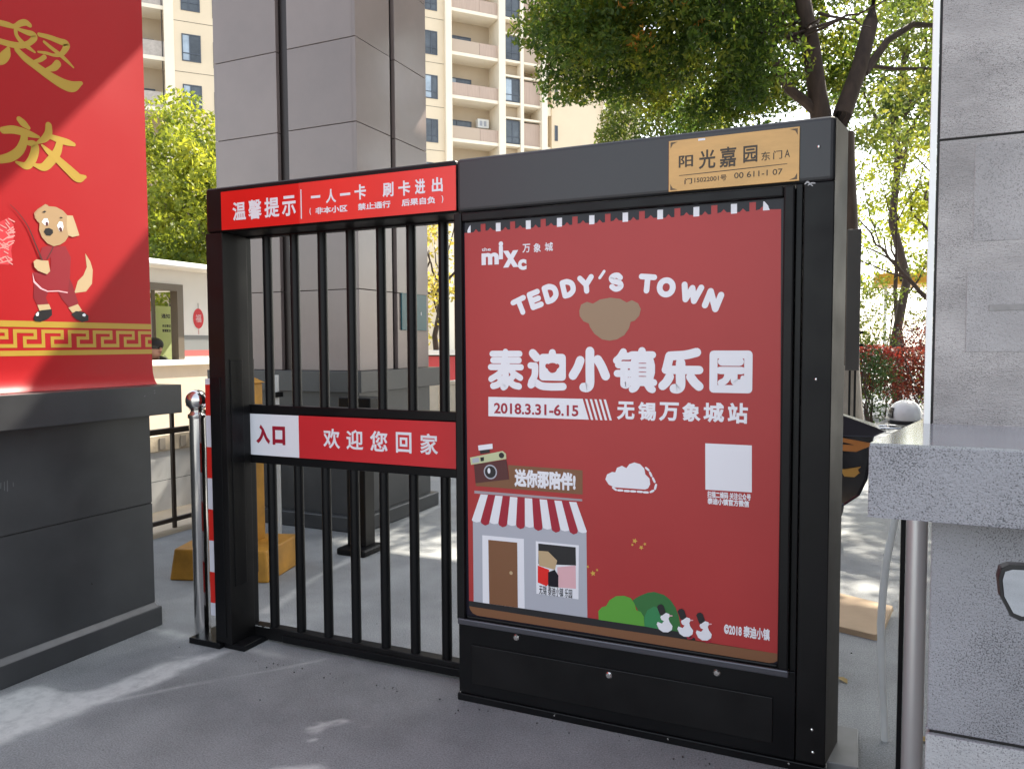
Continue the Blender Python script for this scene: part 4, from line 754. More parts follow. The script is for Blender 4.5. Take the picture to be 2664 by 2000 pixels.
    def title(m):
        for ch, a, b_ in ART['title']:
            kx = (b_[0] - a[0]) / 100; kz = (b_[1] - a[1]) / 100; tf = lambda x, y: (a[0] + x * kx, a[1] + y * kz)
            stroke_char(m, [(s[0] * 1.28, *s[1:]) for s in TI[ch]], tf, WHT, f, d0 + .0008, kz)
            if ch == '迪':
                B_ = np.array(ART['bear']); c_ = B_.mean(0); B_ = (B_ - c_) * .245 + np.array(tf(65, 56)); m.poly([tuple(q) for q in B_], d0 + .0026, PRED, f)
            if ch == '镇':
                for yy in (66, 56, 46, 36): stroke(m, [(*tf(62, yy), .0022), (*tf(70, yy), .003), (*tf(79, yy), .0022)], DRED, f, d0 + .0026)
    part('title_lettering', title)
    def date(m):
        m.poly(ART['datebar'], d0 + .0008, WHT, f)
        for s in ART['datestripes']: m.poly(s, d0 + .0008, WHT, f)
        text(m, '2018.3.31-6.15', *ART['date'], DRED, f, d0 + .0014, .025)
    part('date_strip', date)
    def place(m):
        for ch, a, b_ in ART['place']: text(m, ch, a, b_, WHT, f, d0 + .0008, .036)
    part('place_lettering', place)
    def shop(m):
        a = d0 + .0008; e = .0006
        m.poly(ART['cwall'], a, GREYI, f); m.poly(ART['sign'], a, BROWN, f); m.poly(ART['rail'], a, mat('rail ink', (.36, .30, .33), .4), f)
        for i, p_ in enumerate(ART['awning']): m.poly(p_, a + e + (.0003 if i % 2 else 0), DRED if i % 2 else WHT, f)
        m.poly(ART['dframe'], a + e, WHT, f); m.poly(ART['door'], a + 2 * e, BROWN, f); m.poly(disc(ART['knob'][0], .0075), a + 3 * e, CREAM, f)
        text(m, '送你那陪伴!', *ART['signtext'], WHT, f, a + e, .05)
    part('shop_picture', shop)
    def photo(m):
        a = d0 + .002; e = .0005; q = ART['photo']
        m.poly(q['card'], a, WHT, f); m.poly(q['dark'], a + e, BLKI, f); m.poly(q['pink'], a + e * 2, PINK, f); m.poly(q['red'], a + e * 2, SREDD, f); m.poly(q['cream'], a + e * 3, CREAM, f); m.poly(q['navy'], a + e * 4, NAVY, f)
        text(m, '无锡 泰迪小镇 乐园', *q['cap'], NAVY, f, a + e, .01)
    part('photo_picture', photo)
    def camera_(m):
        q = ART['camera']; a = d0 + .002; e = .0005
        m.poly(q['body'], a, RUST, f); m.poly(q['foot'], a + e, BLKI, f); m.poly(q['top'], a + 2 * e, YGI, f); m.poly(q['flash'], a + 3 * e, WHT, f); m.poly(q['win1'], a + 3 * e, GREYI, f); m.poly(q['win2'], a + 3 * e, BLKI, f)
        r = math.dist(*q['dial']); m.poly(disc(q['dial'][0], r), a + 3 * e, BLKI, f); c = q['lens'][0]; r = math.dist(*q['lens'])
        m.poly(disc(c, r, 28), a + e, GREYI, f); m.poly(disc(c, r * .82, 28), a + 2 * e, BLKI, f); m.poly(disc((c[0] - r * .2, c[1] + r * .15), r * .22, 12, r * .4), a + 3 * e, WHT, f)
    part('camera_picture', camera_)
    def cloud(m):
        m.poly(ART['cloud'], d0 + .0008, WHT, f)
        for a, b_ in ART['dashes']: stroke(m, [(a[0], a[1], .0075), ((a[0] + b_[0]) / 2, (a[1] + b_[1]) / 2, .0085), (b_[0], b_[1], .0075)], WHT, f, d0 + .0008, 3)
    part('cloud_picture', cloud)
    part('white_card', lambda m: m.poly(ART['qr'], d0 + .0008, WHT, f))
    def cap(m):
        text(m, '扫描二维码 关注公众号', *ART['qrtext'][0], WHT, f, d0 + .0008, .04); text(m, '泰迪小镇官方微信', *ART['qrtext'][1], WHT, f, d0 + .0008, .04)
    part('caption_lettering', cap)
    part('copyright_lettering', lambda m: text(m, '©2018 泰迪小镇', *ART['copy'], WHT, f, d0 + .0008, .04))
    def bush(m):
        a = d0 + .0008; m.poly(ART['bushdark'], a, GRN2, f); m.poly(ART['bushmid'], a + .0005, GRN3, f); m.poly(ART['bush'], a + .001, GRN1, f)
    part('bush_picture', bush)
    def road(m): m.poly(ART['strip'], d0, BROWN, f); m.poly(ART['road'], d0 + .0006, BLKI, f)
    part('ground_strip', road)
    for q in ART['ducks']:
        def dk(m, q=q):
            a = d0 + .0026
            if q['feet']: m.poly(q['feet'], a, DRED, f)
            m.poly(q['body'], a + .0005, WHT, f); m.poly(q['beak'], a + .001, PINK, f); m.poly(q['hat'], a + .001, BLKI, f)
        part('duck_picture', dk)
    def stars(m):
        for i, c in enumerate(ART['stars']):
            r = (.011, .010, .007, .012, .006, .007, .006)[i]
            m.poly([(c[0] + (r if k % 2 == 0 else r * .45) * math.cos(k * math.pi / 5 + i), c[1] + (r if k % 2 == 0 else r * .45) * math.sin(k * math.pi / 5 + i)) for k in range(10)], d0 + .0008, GOLDI, f)
    part('star_confetti', stars)
gate()

# ================================================================ SMALL THINGS BY THE GATE
t = thing('steel_bollard', (-3.03, 2.84, .03), 'shiny stainless bollard with ball top between ledge and striped gate post', 'bollard')
mb = MB(); c = (-3.022, 2.85, 0)
mb.lathe([(.040, .03), (.0395, .03), (.0385, .48), (.0395, .485), (.0395, 1.135)], c, STEEL, 28); mb.build('shaft', t, smooth=True)
mb = MB(); mb.lathe([(.044, 1.135), (.046, 1.14), (.046, 1.152), (.036, 1.160), (.030, 1.172), (.040, 1.178)], c, STEEL, 28); mb.build('collar', t, smooth=True)
mb = MB(); mb.ball((c[0], c[1], 1.224), .0545, STEEL, 28, 18); mb.ball((c[0] - .05, c[1], 1.20), (.022, .016, .012), STEEL, 12, 8); mb.ball((c[0] + .05, c[1], 1.20), (.022, .016, .012), STEEL, 12, 8); mb.build('ball_cap', t, smooth=True)

t = thing('steel_post', (.19, 2.72, 0), 'brushed stainless post under the right granite ledge', 'post')
mb = MB(); mb.lathe([(.031, 0), (.031, 1.12), (.029, 1.125), (.001, 1.13)], (.196, 2.74, 0), mat('brushed post steel', (.56, .56, .55), .40, .40, rvar=.06, stretch=(1, 1, .1), scale=10), 28); mb.build('tube', t, smooth=True)
mb = MB(); mb.box(.150, .164, 2.735, 2.76, 0, 1.12, BLK); mb.build('black_strip', t)  # narrow black strip along the left of the tube

t = thing('bent_pipe_hoop', (.19, 3.13, 0), 'grey painted bent pipe hoop standing behind the stainless post', 'pipe')
mb = MB(); pts = [(.134, 3.13, 0), (.119, 3.13, .235), (.111, 3.13, .445), (.116, 3.13, .563), (.125, 3.13, .681), (.148, 3.13, .832), (.165, 3.13, .93), (.19, 3.13, .975), (.225, 3.13, .95), (.243, 3.13, .86), (.236, 3.13, .75), (.231, 3.13, .63), (.231, 3.13, .46), (.235, 3.13, 0)]
mb.tube(pts, .0135, PIPE, 14); mb.build('hoop', t, smooth=True)

def card_post():
    t = thing('card_reader_post', (-3.25, 4.55, 0), 'black card reader post on a foot plate beyond the barred leaf', 'post')
    mb = MB(); mb.box(-3.335, -3.175, 4.50, 4.62, .05, 1.04, BLK2); mb.build('column', t, bevel=.006)
    mb = MB(); mb.box(-3.375, -3.10, 4.47, 4.66, 1.04, 1.125, BLK); mb.build('reader_head', t, bevel=.008)
    mb = MB(); mb.box(-3.36, -3.12, 4.40, 4.66, 0, .05, BLK); mb.build('foot', t, bevel=.012)
card_post()
def barrier():
    t = thing('barrier_cabinet', (-3.7, 3.9, 0), 'yellow vehicle barrier cabinet standing on a yellow concrete block', 'barrier')
    mb = MB(); ang = R(18)
    def f(u, v, d): return (-3.72 + u * math.cos(ang) - d * math.sin(ang), 3.80 + u * math.sin(ang) + d * math.cos(ang), v)
    pts = [(-.34, -.22), (.32, -.22), (.36, .28), (-.36, .28)]
    vs = [f(u, 0, d) for u, d in pts] + [f(u * .93, .20, d * .9) for u, d in pts]
    mb.add(vs, [(3, 2, 1, 0), (4, 5, 6, 7), (0, 1, 5, 4), (1, 2, 6, 5), (2, 3, 7, 6), (3, 0, 4, 7)], YEL); mb.build('block', t, bevel=.012)
    mb = MB(); mb.box(-3.86, -3.62, 3.78, 3.98, .19, 1.25, YEL); mb.build('cabinet', t, bevel=.012)
    mb = MB(); mb.add([(-3.88, 3.765, 1.25), (-3.605, 3.765, 1.25), (-3.605, 3.995, 1.25), (-3.88, 3.995, 1.25), (-3.80, 3.86, 1.30), (-3.68, 3.85, 1.30), (-3.68, 3.93, 1.30), (-3.80, 3.93, 1.30)],
           [(0, 3, 2, 1), (4, 5, 6, 7), (0, 1, 5, 4), (1, 2, 6, 5), (2, 3, 7, 6), (3, 0, 4, 7)], YEL); mb.build('lid', t, bevel=.006)
barrier()
t = thing('sensor_pole', (-4.07, 4.62, 0), 'thin white sensor pole with two black clamps beside the tall pillar', 'pole')
mb = MB(); mb.tube([(-4.07, 4.62, 0), (-4.07, 4.62, 1.27)], .022, WHTP, 12); mb.build('pole', t, smooth=True)
for z in (.62, 1.10):
    mb = MB(); mb.box(-4.10, -4.035, 4.58, 4.66, z, z + .04, BLK); mb.build('clamp', t, bevel=.004)

def railing():
    t = thing('railing', (-4.96, 5, 0), 'dark brown steel railing in front of the low white wall', 'railing'); BR = mat('brown railing paint', (.035, .022, .014), .45)
    mb = MB(); mb.box(-5.01, -4.96, 3.0, 7.6, .80, .845, BR); mb.build('top_rail', t, bevel=.006)
    mb = MB(); mb.box(-5.0, -4.97, 3.0, 7.6, .085, .12, BR); mb.build('bottom_rail', t, bevel=.004)
    for i in range(14):
        y = 3.06 + i * .3414
        mb = MB(); mb.box(-4.995, -4.973, y, y + .028, .12 if i % 4 else 0, .96, BR); mb.build('baluster', t)
railing()
t = thing('low_wall', (-5.6, 5, 0), 'low sunlit white wall with a cream coping behind the brown railing', 'wall')
mb = MB(); mb.box(-5.85, -5.60, 3.3, 9, .03, .30, WHTP); mb.box(-5.85, -5.603, 3.3, 9, .30, .305, GRANK); mb.box(-5.85, -5.60, 3.3, 9, .305, .565, WHTP); mb.build('wall_face', t)
mb = MB(); mb.box(-5.88, -5.58, 3.3, 9, .565, .71, CONC); mb.build('coping', t, bevel=.006)
for y in (4.83, 5.06):
    mb = MB(); mb.box(-5.579, -5.574, y, y + .06, .585, .685, mat('grey patch', (.33, .29, .24), .8)); mb.build('patch', t)

# ---------------------------------------------------------------- guard booth and guard
def booth():
    t = thing('guard_booth', (-8.7, 7, 0), 'white guard booth with a brown framed window and red lantern sticker', 'booth')
    X = -7.5; y0, y1 = 3.2, 7.9; BF = mat('brown window frame', (.15, .12, .085), .4)
    mb = MB(); CP = mat('cream booth panel', (.66, .56, .45), .6, var=.04); mb.box(X - .12, X, y0, y1, 0, 1.262, CP); mb.box(-10.2, -10.05, y0, y1, 0, 1.33, CP); mb.box(-10.05, X - .12, y0, y0 + .1, 0, 1.33, CP); mb.box(-10.05, X - .12, y1 - .1, y1, 0, 1.33, CP)
    mb.box(X - .12, X, 6.89, y1, 1.33, 2.41, BOOTHW); mb.box(X - .12, X, y0, 5.4, 1.33, 2.41, BOOTHW); mb.box(X - .12, X, 5.4, 6.89, 2.24, 2.41, BOOTHW)
    mb.box(-10.2, -10.05, y0, 5.4, 1.33, 2.41, BOOTHW); mb.box(-10.2, -10.05, 5.4, y1 - .1, 2.26, 2.41, BOOTHW); mb.box(-10.05, X - .12, y0, y0 + .1, 1.33, 2.41, BOOTHW); mb.box(-10.05, X - .12, y1 - .1, y1, 2.26, 2.41, BOOTHW); mb.box(-10.2, -10.05, y1 - .1, y1, 1.33, 2.41, BOOTHW)
    mb.build('wall', t)
    mb = MB(); mb.box(X - .15, X + .05, y0, y1, 1.262, 1.33, WHTP); mb.build('counter', t, bevel=.006)
    mb = MB(); mb.box(-10.5, X + .28, y0 - .3, y1 + .3, 2.41, 2.485, WHTP); mb.build('roof', t, bevel=.02)
    mb = MB()
    for (a, b, c, d) in ((6.80, 6.89, 1.33, 2.24), (5.4, 5.49, 1.33, 2.24), (5.49, 6.80, 2.16, 2.24)): mb.box(X - .10, X + .015, a, b, c, d, BF)
    mb.box(X - .07, X - .02, 6.10, 6.16, 1.33, 2.16, BF)
    w_ = mb.build('window', t)
    mb = MB(); mb.box(X + .001, X + .006, 6.89, y1, 1.445, 1.628, mat('grey band', (.22, .23, .23), .5)); mb.box(X + .001, X + .006, 6.89, y1, 1.372, 1.445, mat('red band', (.50, .13, .12), .5)); mb.build('wall_stripe', t)
    mb = MB(); f = FX(X); c = (7.13, 1.838); RL = mat('lantern red', (.62, .02, .03), .5)
    mb.poly(disc(c, .085, 24, .125), .003, RL, f); mb.poly([(7.126, 1.96), (7.134, 1.96), (7.134, 2.03), (7.126, 2.03)], .003, BLKI, f); mb.poly([(7.127, 1.64), (7.133, 1.64), (7.133, 1.715), (7.127, 1.715)], .003, RL, f)
    text(mb, '福', (7.085, 1.79), (7.175, 1.89), PINK, f, .004, .02); mb.build('lantern_sticker', t)
    n = thing('notice_sheet', (-8.3, 7.32, 1.35), 'pale yellow green notice sheet with black writing inside the booth', 'notice')
    mb = MB(); mb.box(-8.305, -8.30, 7.19, 7.46, 1.30, 2.02, mat('notice paper', (.60, .66, .36), .6)); mb.build('sheet', n)
    mb = MB(); f = FX(-8.30); text(mb, '通知', (7.27, 1.86), (7.41, 1.92), BLKI, f, .002, .03); text(mb, '来访登记', (7.28, 1.74), (7.42, 1.78), BLKI, f, .002, .04); text(mb, '谢谢配合', (7.28, 1.68), (7.42, 1.72), BLKI, f, .002, .04); mb.build('lettering', n)
    pm = MATS['notice paper'].node_tree; tr = pm.nodes.new('ShaderNodeBsdfTranslucent'); tr.inputs[0].default_value = (.62, .70, .36, 1); mx = pm.nodes.new('ShaderNodeMixShader'); mx.inputs[0].default_value = .5
    pm.links.new(pm.nodes['Principled BSDF'].outputs[0], mx.inputs[1]); pm.links.new(tr.outputs[0], mx.inputs[2]); pm.links.new(mx.outputs[0], pm.nodes['Material Output'].inputs[0])
    mb = MB(); mb.box(-8.34, -8.31, 7.15, 7.19, .42, 2.40, BF); mb.box(-8.34, -8.31, 7.46, 7.50, .42, 2.40, BF); mb.build('partition_post', t)
booth()
def guard():
    t = thing('person', (-7.85, 6.72, 0), 'seated guard with short black hair and dark jacket at the booth window', 'person')
    P = {'pelvis': (-7.98, 6.72, .98), 'waist': (-7.97, 6.72, 1.10), 'chest': (-7.86, 6.68, 1.26), 'neck': (-7.76, 6.65, 1.355), 'head': (-7.70, 6.64, 1.43), 'crown': (-7.705, 6.64, 1.525),
         'ls': (-7.83, 6.49, 1.30), 'le': (-7.80, 6.45, 1.08), 'lh': (-7.66, 6.56, 1.16), 'rs': (-7.83, 6.87, 1.30), 're': (-7.80, 6.93, 1.08), 'rh': (-7.66, 6.80, 1.16),
         'lk': (-7.74, 6.56, .93), 'lf': (-7.76, 6.56, .50), 'lt': (-7.69, 6.56, .47), 'rk': (-7.74, 6.88, .93), 'rf': (-7.76, 6.88, .50), 'rt': (-7.69, 6.88, .47)}
    rad = dict(pelvis=.15, waist=.13, chest=.145, neck=.058, head=.096, crown=.084, ls=.06, le=.045, lh=.032, rs=.06, re=.045, rh=.032, lk=.065, lf=.045, lt=.04, rk=.065, rf=.045, rt=.04)
    E = [('pelvis', 'waist'), ('waist', 'chest'), ('chest', 'neck'), ('neck', 'head'), ('head', 'crown'), ('chest', 'ls'), ('ls', 'le'), ('le', 'lh'), ('chest', 'rs'), ('rs', 're'), ('re', 'rh'), ('pelvis', 'lk'), ('lk', 'lf'), ('lf', 'lt'), ('pelvis', 'rk'), ('rk', 'rf'), ('rf', 'rt')]
    def skin(names, edges, grow, root, mt):
        ks = list(names); me = bpy.data.meshes.new('skin'); me.from_pydata([P[k] for k in ks], [(ks.index(a), ks.index(b)) for a, b in edges], [])
        o = bpy.data.objects.new('skin', me); COL.objects.link(o); o.modifiers.new('s', 'SKIN'); sv = me.skin_vertices[0].data
        for i, k in enumerate(ks): sv[i].radius = (rad[k] * grow,) * 2; sv[i].use_root = k == root
        u = o.modifiers.new('u', 'SUBSURF'); u.levels = 2
        dg = bpy.context.evaluated_depsgraph_get(); m2 = bpy.data.meshes.new_from_object(o.evaluated_get(dg)); vs = [tuple(v.co) for v in m2.vertices]; fs = [tuple(p.vertices) for p in m2.polygons]
        bpy.data.objects.remove(o); return vs, fs
    mb = MB(); vs, fs = skin(P, E, 1, 'pelvis', SKIN); mb.add(vs, fs, SKIN)
    hx, hy, hz = -7.70, 6.64, 1.465
    mb.ball((hx + .096, hy, hz - .005), (.020, .014, .022), SKIN, 10, 6); mb.ball((hx - .005, hy + .094, hz), (.018, .010, .030), SKIN, 10, 6); mb.ball((hx - .005, hy - .094, hz), (.018, .010, .030), SKIN, 10, 6)
    mb.ball((hx + .078, hy, hz - .045), (.014, .026, .006), mat('lip', (.30, .12, .10), .5), 8, 5)
    for s in (-1, 1): mb.ball((hx + .083, hy + s * .032, hz + .018), (.008, .012, .007), BLKI, 8, 5)
    mb.build('body', t, smooth=True)
    tor = ['pelvis', 'waist', 'chest', 'neck', 'ls', 'le', 'lh', 'rs', 're', 'rh']; rad2 = rad['neck']; rad['neck'] = .05; rad['lh'] = rad['rh'] = .034
    mb = MB(); vs, fs = skin(tor, [e for e in E if e[0] in tor and e[1] in tor], 1.16, 'pelvis', CLOTH); mb.add(vs, fs, CLOTH)
    mb.tube([(-7.80, 6.86, 1.375), (-7.745, 6.93, 1.29), (-7.735, 6.965, 1.18)], .006, WHT, 6); mb.build('jacket', t, smooth=True)
    leg = ['pelvis', 'lk', 'lf', 'rk', 'rf']; mb = MB(); vs, fs = skin(leg, [e for e in E if e[0] in leg and e[1] in leg], 1.12, 'pelvis', CLOTH); mb.add(vs, fs, CLOTH); mb.build('trousers', t, smooth=True)
    mb = MB(); mb.ball((hx - .016, hy, hz + .05), (.114, .108, .088), HAIR, 18, 12); mb.ball((hx - .045, hy, hz + .015), (.080, .102, .090), HAIR, 18, 12); mb.build('hair', t, smooth=True)
    s = thing('stool', (-7.98, 6.72, 0), 'black stool under the seated guard inside the booth', 'stool')
    mb = MB(); mb.lathe([(.17, .78), (.18, .80), (.18, .83), (.15, .845)], (-7.98, 6.72, 0), BLK, 20); mb.build('seat', s, smooth=True)
    mb = MB(); mb.tube([(-7.98, 6.72, .0), (-7.98, 6.72, .78)], .03, STEEL, 10); mb.build('leg', s, smooth=True)
guard()
# booth floor is raised
mb = MB(); mb.box(-10.04, -7.63, 3.31, 7.79, 0, .42, CONC)
bo = next(o for o in COL.objects if o.name.startswith('guard_booth')); mb.build('floor_slab', bo)

# ================================================================ SCOOTER, HELMET, BOARD, MIRROR
def scooter():
    t = thing('electric_scooter', (-.75, 6.35, 0), 'black electric scooter with orange trim parked between the gate and right granite pillar', 'scooter')
    Y = 6.35; rim = mat('alloy rim', (.30, .30, .31), .3, .9)
    f = lambda u, v, d: (u, Y - .5 * .0 + d, v)
    for xc in (-1.42, -.30):
        mb = MB(); prof = [(.165, -.045), (.215, -.055), (.245, -.04), (.255, 0), (.245, .04), (.215, .055), (.165, .045)]; mb.lathe(prof, (xc, Y, .255), RUB, 28, 'y'); w = mb.build('wheel', t, smooth=True)
        mb = MB(); mb.lathe([(.16, -.03), (.165, -.04), (.165, .04), (.16, .03)], (xc, Y, .255), rim, 24, 'y')
        for k in range(5):
            a = k * 2 * math.pi / 5; mb.tube([(xc, Y - .047, .255), (xc + .15 * math.cos(a), Y - .047, .255 + .15 * math.sin(a))], .014, rim, 6)
        mb.build('rim', w, smooth=True)
    def prism(name, pts, y0, y1, m, bev=.012):
        mb = MB(); mb.prism(pts, y1 - y0, m, lambda u, v, d: (u, y0 + d, v)); return mb.build(name, t, bevel=bev)
    prism('body', [(-1.02, .22), (-.52, .20), (-.34, .27), (-.05, .27), (.06, .36), (.11, .48), (.13, .62), (.13, .80), (-.30, .80), (-.62, .74), (-.70, .36), (-1.02, .34)], Y - .13, Y + .13, SCB, .02)
    prism('seat', [(-.66, .83), (-.58, .80), (.14, .80), (.22, .845), (.16, .875), (-.10, .955), (-.40, .935), (-.60, .90)], Y - .14, Y + .14, mat('seat vinyl', (.022, .020, .030), .34), .025)
    prism('side_trim', [(-.55, .70), (.03, .685), (.13, .735), (.13, .755), (-.10, .79), (-.10, .765), (.02, .735), (-.54, .735)], Y - .142, Y - .128, ORG, .003)
    prism('tail_light', [(-.075, .545), (-.045, .50), (.02, .50), (.055, .53), (.045, .555), (.055, .57)], Y - .145, Y - .05, mat('amber lens', (.55, .30, .07), .2), .006)
    prism('mudguard', [(-.62, .40), (-.55, .52), (-.30, .60), (.02, .52), (.065, .42), (.05, .36), (.02, .42), (-.08, .49), (-.30, .535), (-.50, .48), (-.585, .38)], Y - .075, Y + .075, SCB, .008)
    prism('lower_trim', [(-.40, .335), (.035, .330), (-.08, .300), (-.34, .275)], Y - .10, Y - .06, ORG, .004)
    prism('front_panel', [(-1.16, .30), (-1.02, .34), (-1.14, .80), (-1.20, 1.02), (-1.28, 1.02), (-1.28, .80), (-1.34, .60), (-1.24, .34)], Y - .12, Y + .12, SCB, .02)
    prism('front_mudguard', [(-1.70, .40), (-1.58, .53), (-1.36, .55), (-1.18, .44), (-1.22, .42), (-1.38, .51), (-1.56, .49), (-1.67, .38)], Y - .07, Y + .07, SCB, .008)
    mb = MB(); mb.tube([(-1.42, Y + .09, .255), (-1.30, Y + .08, .62), (-1.21, Y, 1.0)], .018, BLK, 8); mb.tube([(-1.42, Y - .09, .255), (-1.30, Y - .08, .62), (-1.21, Y, 1.0)], .018, BLK, 8); mb.build('fork', t, smooth=True)
    mb = MB(); mb.tube([(-1.08, Y - .34, 1.08), (-1.14, Y - .2, 1.06), (-1.19, Y, 1.02), (-1.14, Y + .2, 1.06), (-1.08, Y + .34, 1.08)], .013, BLK, 8); mb.tube([(-1.07, Y - .36, 1.083), (-1.11, Y - .24, 1.07)], .02, RUB, 10); mb.tube([(-1.07, Y + .36, 1.083), (-1.11, Y + .24, 1.07)], .02, RUB, 10); mb.build('handlebar', t, smooth=True)
    mb = MB(); mb.ball((-1.31, Y, .90), (.05, .08, .06), GLASSB, 14, 10); mb.build('headlight', t, smooth=True)
    mb = MB(); mb.tube([(.02, Y - .09, .80), (.20, Y - .09, .865), (.48, Y - .09, .865)], .009, STEEL, 8); mb.tube([(.02, Y + .09, .80), (.20, Y + .09, .865), (.48, Y + .09, .865)], .009, STEEL, 8)
    for x in (.24, .34, .46): mb.tube([(x, Y - .09, .865), (x, Y + .09, .865)], .008, STEEL, 8)
    mb.build('rear_rack', t, smooth=True)
    mb = MB(); mb.tube([(-.5, Y - .1, .22), (-.52, Y - .16, .02)], .012, BLK, 8); mb.build('side_stand', t)
    h = thing('helmet', (.36, Y, .875), 'white helmet with dark visor on the rear rack of the electric scooter', 'helmet')
    mb = MB(); vs = []; n, m_ = 22, 12; HW = mat('helmet white', (.80, .80, .80), .15)
    mb.ball((.36, Y, .968), (.112, .122, .106), HW, 24, 16); mb.lathe([(.108, -.075), (.119, -.072), (.119, -.05), (.110, -.045)], (.36, Y, .968), BLKI, 24); mb.build('shell', h, smooth=True)
    mb = MB()
    for k in range(12):
        a0 = 2.55 + k * .11; a1 = a0 + .11
        vs = []
        for a in (a0, a1):
            for e in (-.25, 0, .22, .45): vs.append((.36 + .120 * math.cos(a) * math.cos(e), Y + .130 * math.sin(a) * math.cos(e), .968 + .113 * math.sin(e)))
        mb.add(vs, [(0, 4, 5, 1), (1, 5, 6, 2), (2, 6, 7, 3)], mat('dark visor', (.01, .011, .016), .08))
    v_ = mb.build('visor', h, smooth=True); sdm = v_.modifiers.new('s', 'SOLIDIFY'); sdm.thickness = .004
scooter()
t = thing('cardboard_sheet', (-.2, 4.5, 0), 'flat tan cardboard sheet lying on the paving beyond the gate', 'board')
mb = MB(); p = [(-.60, 4.42), (.120, 4.185), (.150, 4.20), (.225, 4.69), (-.50, 5.02)]
mb.prism(p, .028, CARD, lambda u, v, d: (u, v, .002 + d)); mb.build('sheet', t, bevel=.004)

t = thing('mirror_scooter', (.34, 1.25, 0), 'rear view mirror and handlebar of a scooter at the right edge of the photo', 'scooter mirror')
mb = MB(); pts = [(.187, 1.176), (.190, 1.190), (.200, 1.194), (.262, 1.194), (.272, 1.186), (.272, 1.135), (.262, 1.124), (.215, 1.119), (.203, 1.124), (.190, 1.150)]
rim = lambda u, v, d: (u, 1.215 + d + (u - .19) * .25, v); c = (.23, 1.158)
mb.prism(pts, .022, mat('mirror housing', (.012, .011, .012), .4), rim); mb.build('housing', t, bevel=.004, seg=3)
mb = MB(); inn = [(c[0] + (u - c[0]) * .88, c[1] + (v - c[1]) * .86) for u, v in pts]; mb.poly(inn, .0015, CHROME, lambda u, v, d: (u, 1.215 - d + (u - .19) * .25, v)); mb.build('mirror_glass', t)
mb = MB(); mb.tube([(.25, 1.245, 1.125), (.30, 1.26, 1.06), (.36, 1.30, 1.0)], .005, BLK, 8); mb.tube([(.30, 1.16, 1.0), (.36, 1.30, .99), (.62, 1.40, .96), (.88, 1.30, .99)], .012, BLK, 10); mb.build('handlebar', t, smooth=True)
mb = MB(); mb.tube([(.62, 1.40, .96), (.62, 1.36, .55)], .03, SCB, 12); mb.box(.50, .74, 1.28, 1.40, .28, .92, SCB); mb.build('front_panel', t, bevel=.02)
mb = MB(); mb.lathe([(.12, -.04), (.18, -.05), (.2, 0), (.18, .05), (.12, .04)], (.62, 1.36, .2), RUB, 24, 'x'); mb.build('wheel', t, smooth=True)

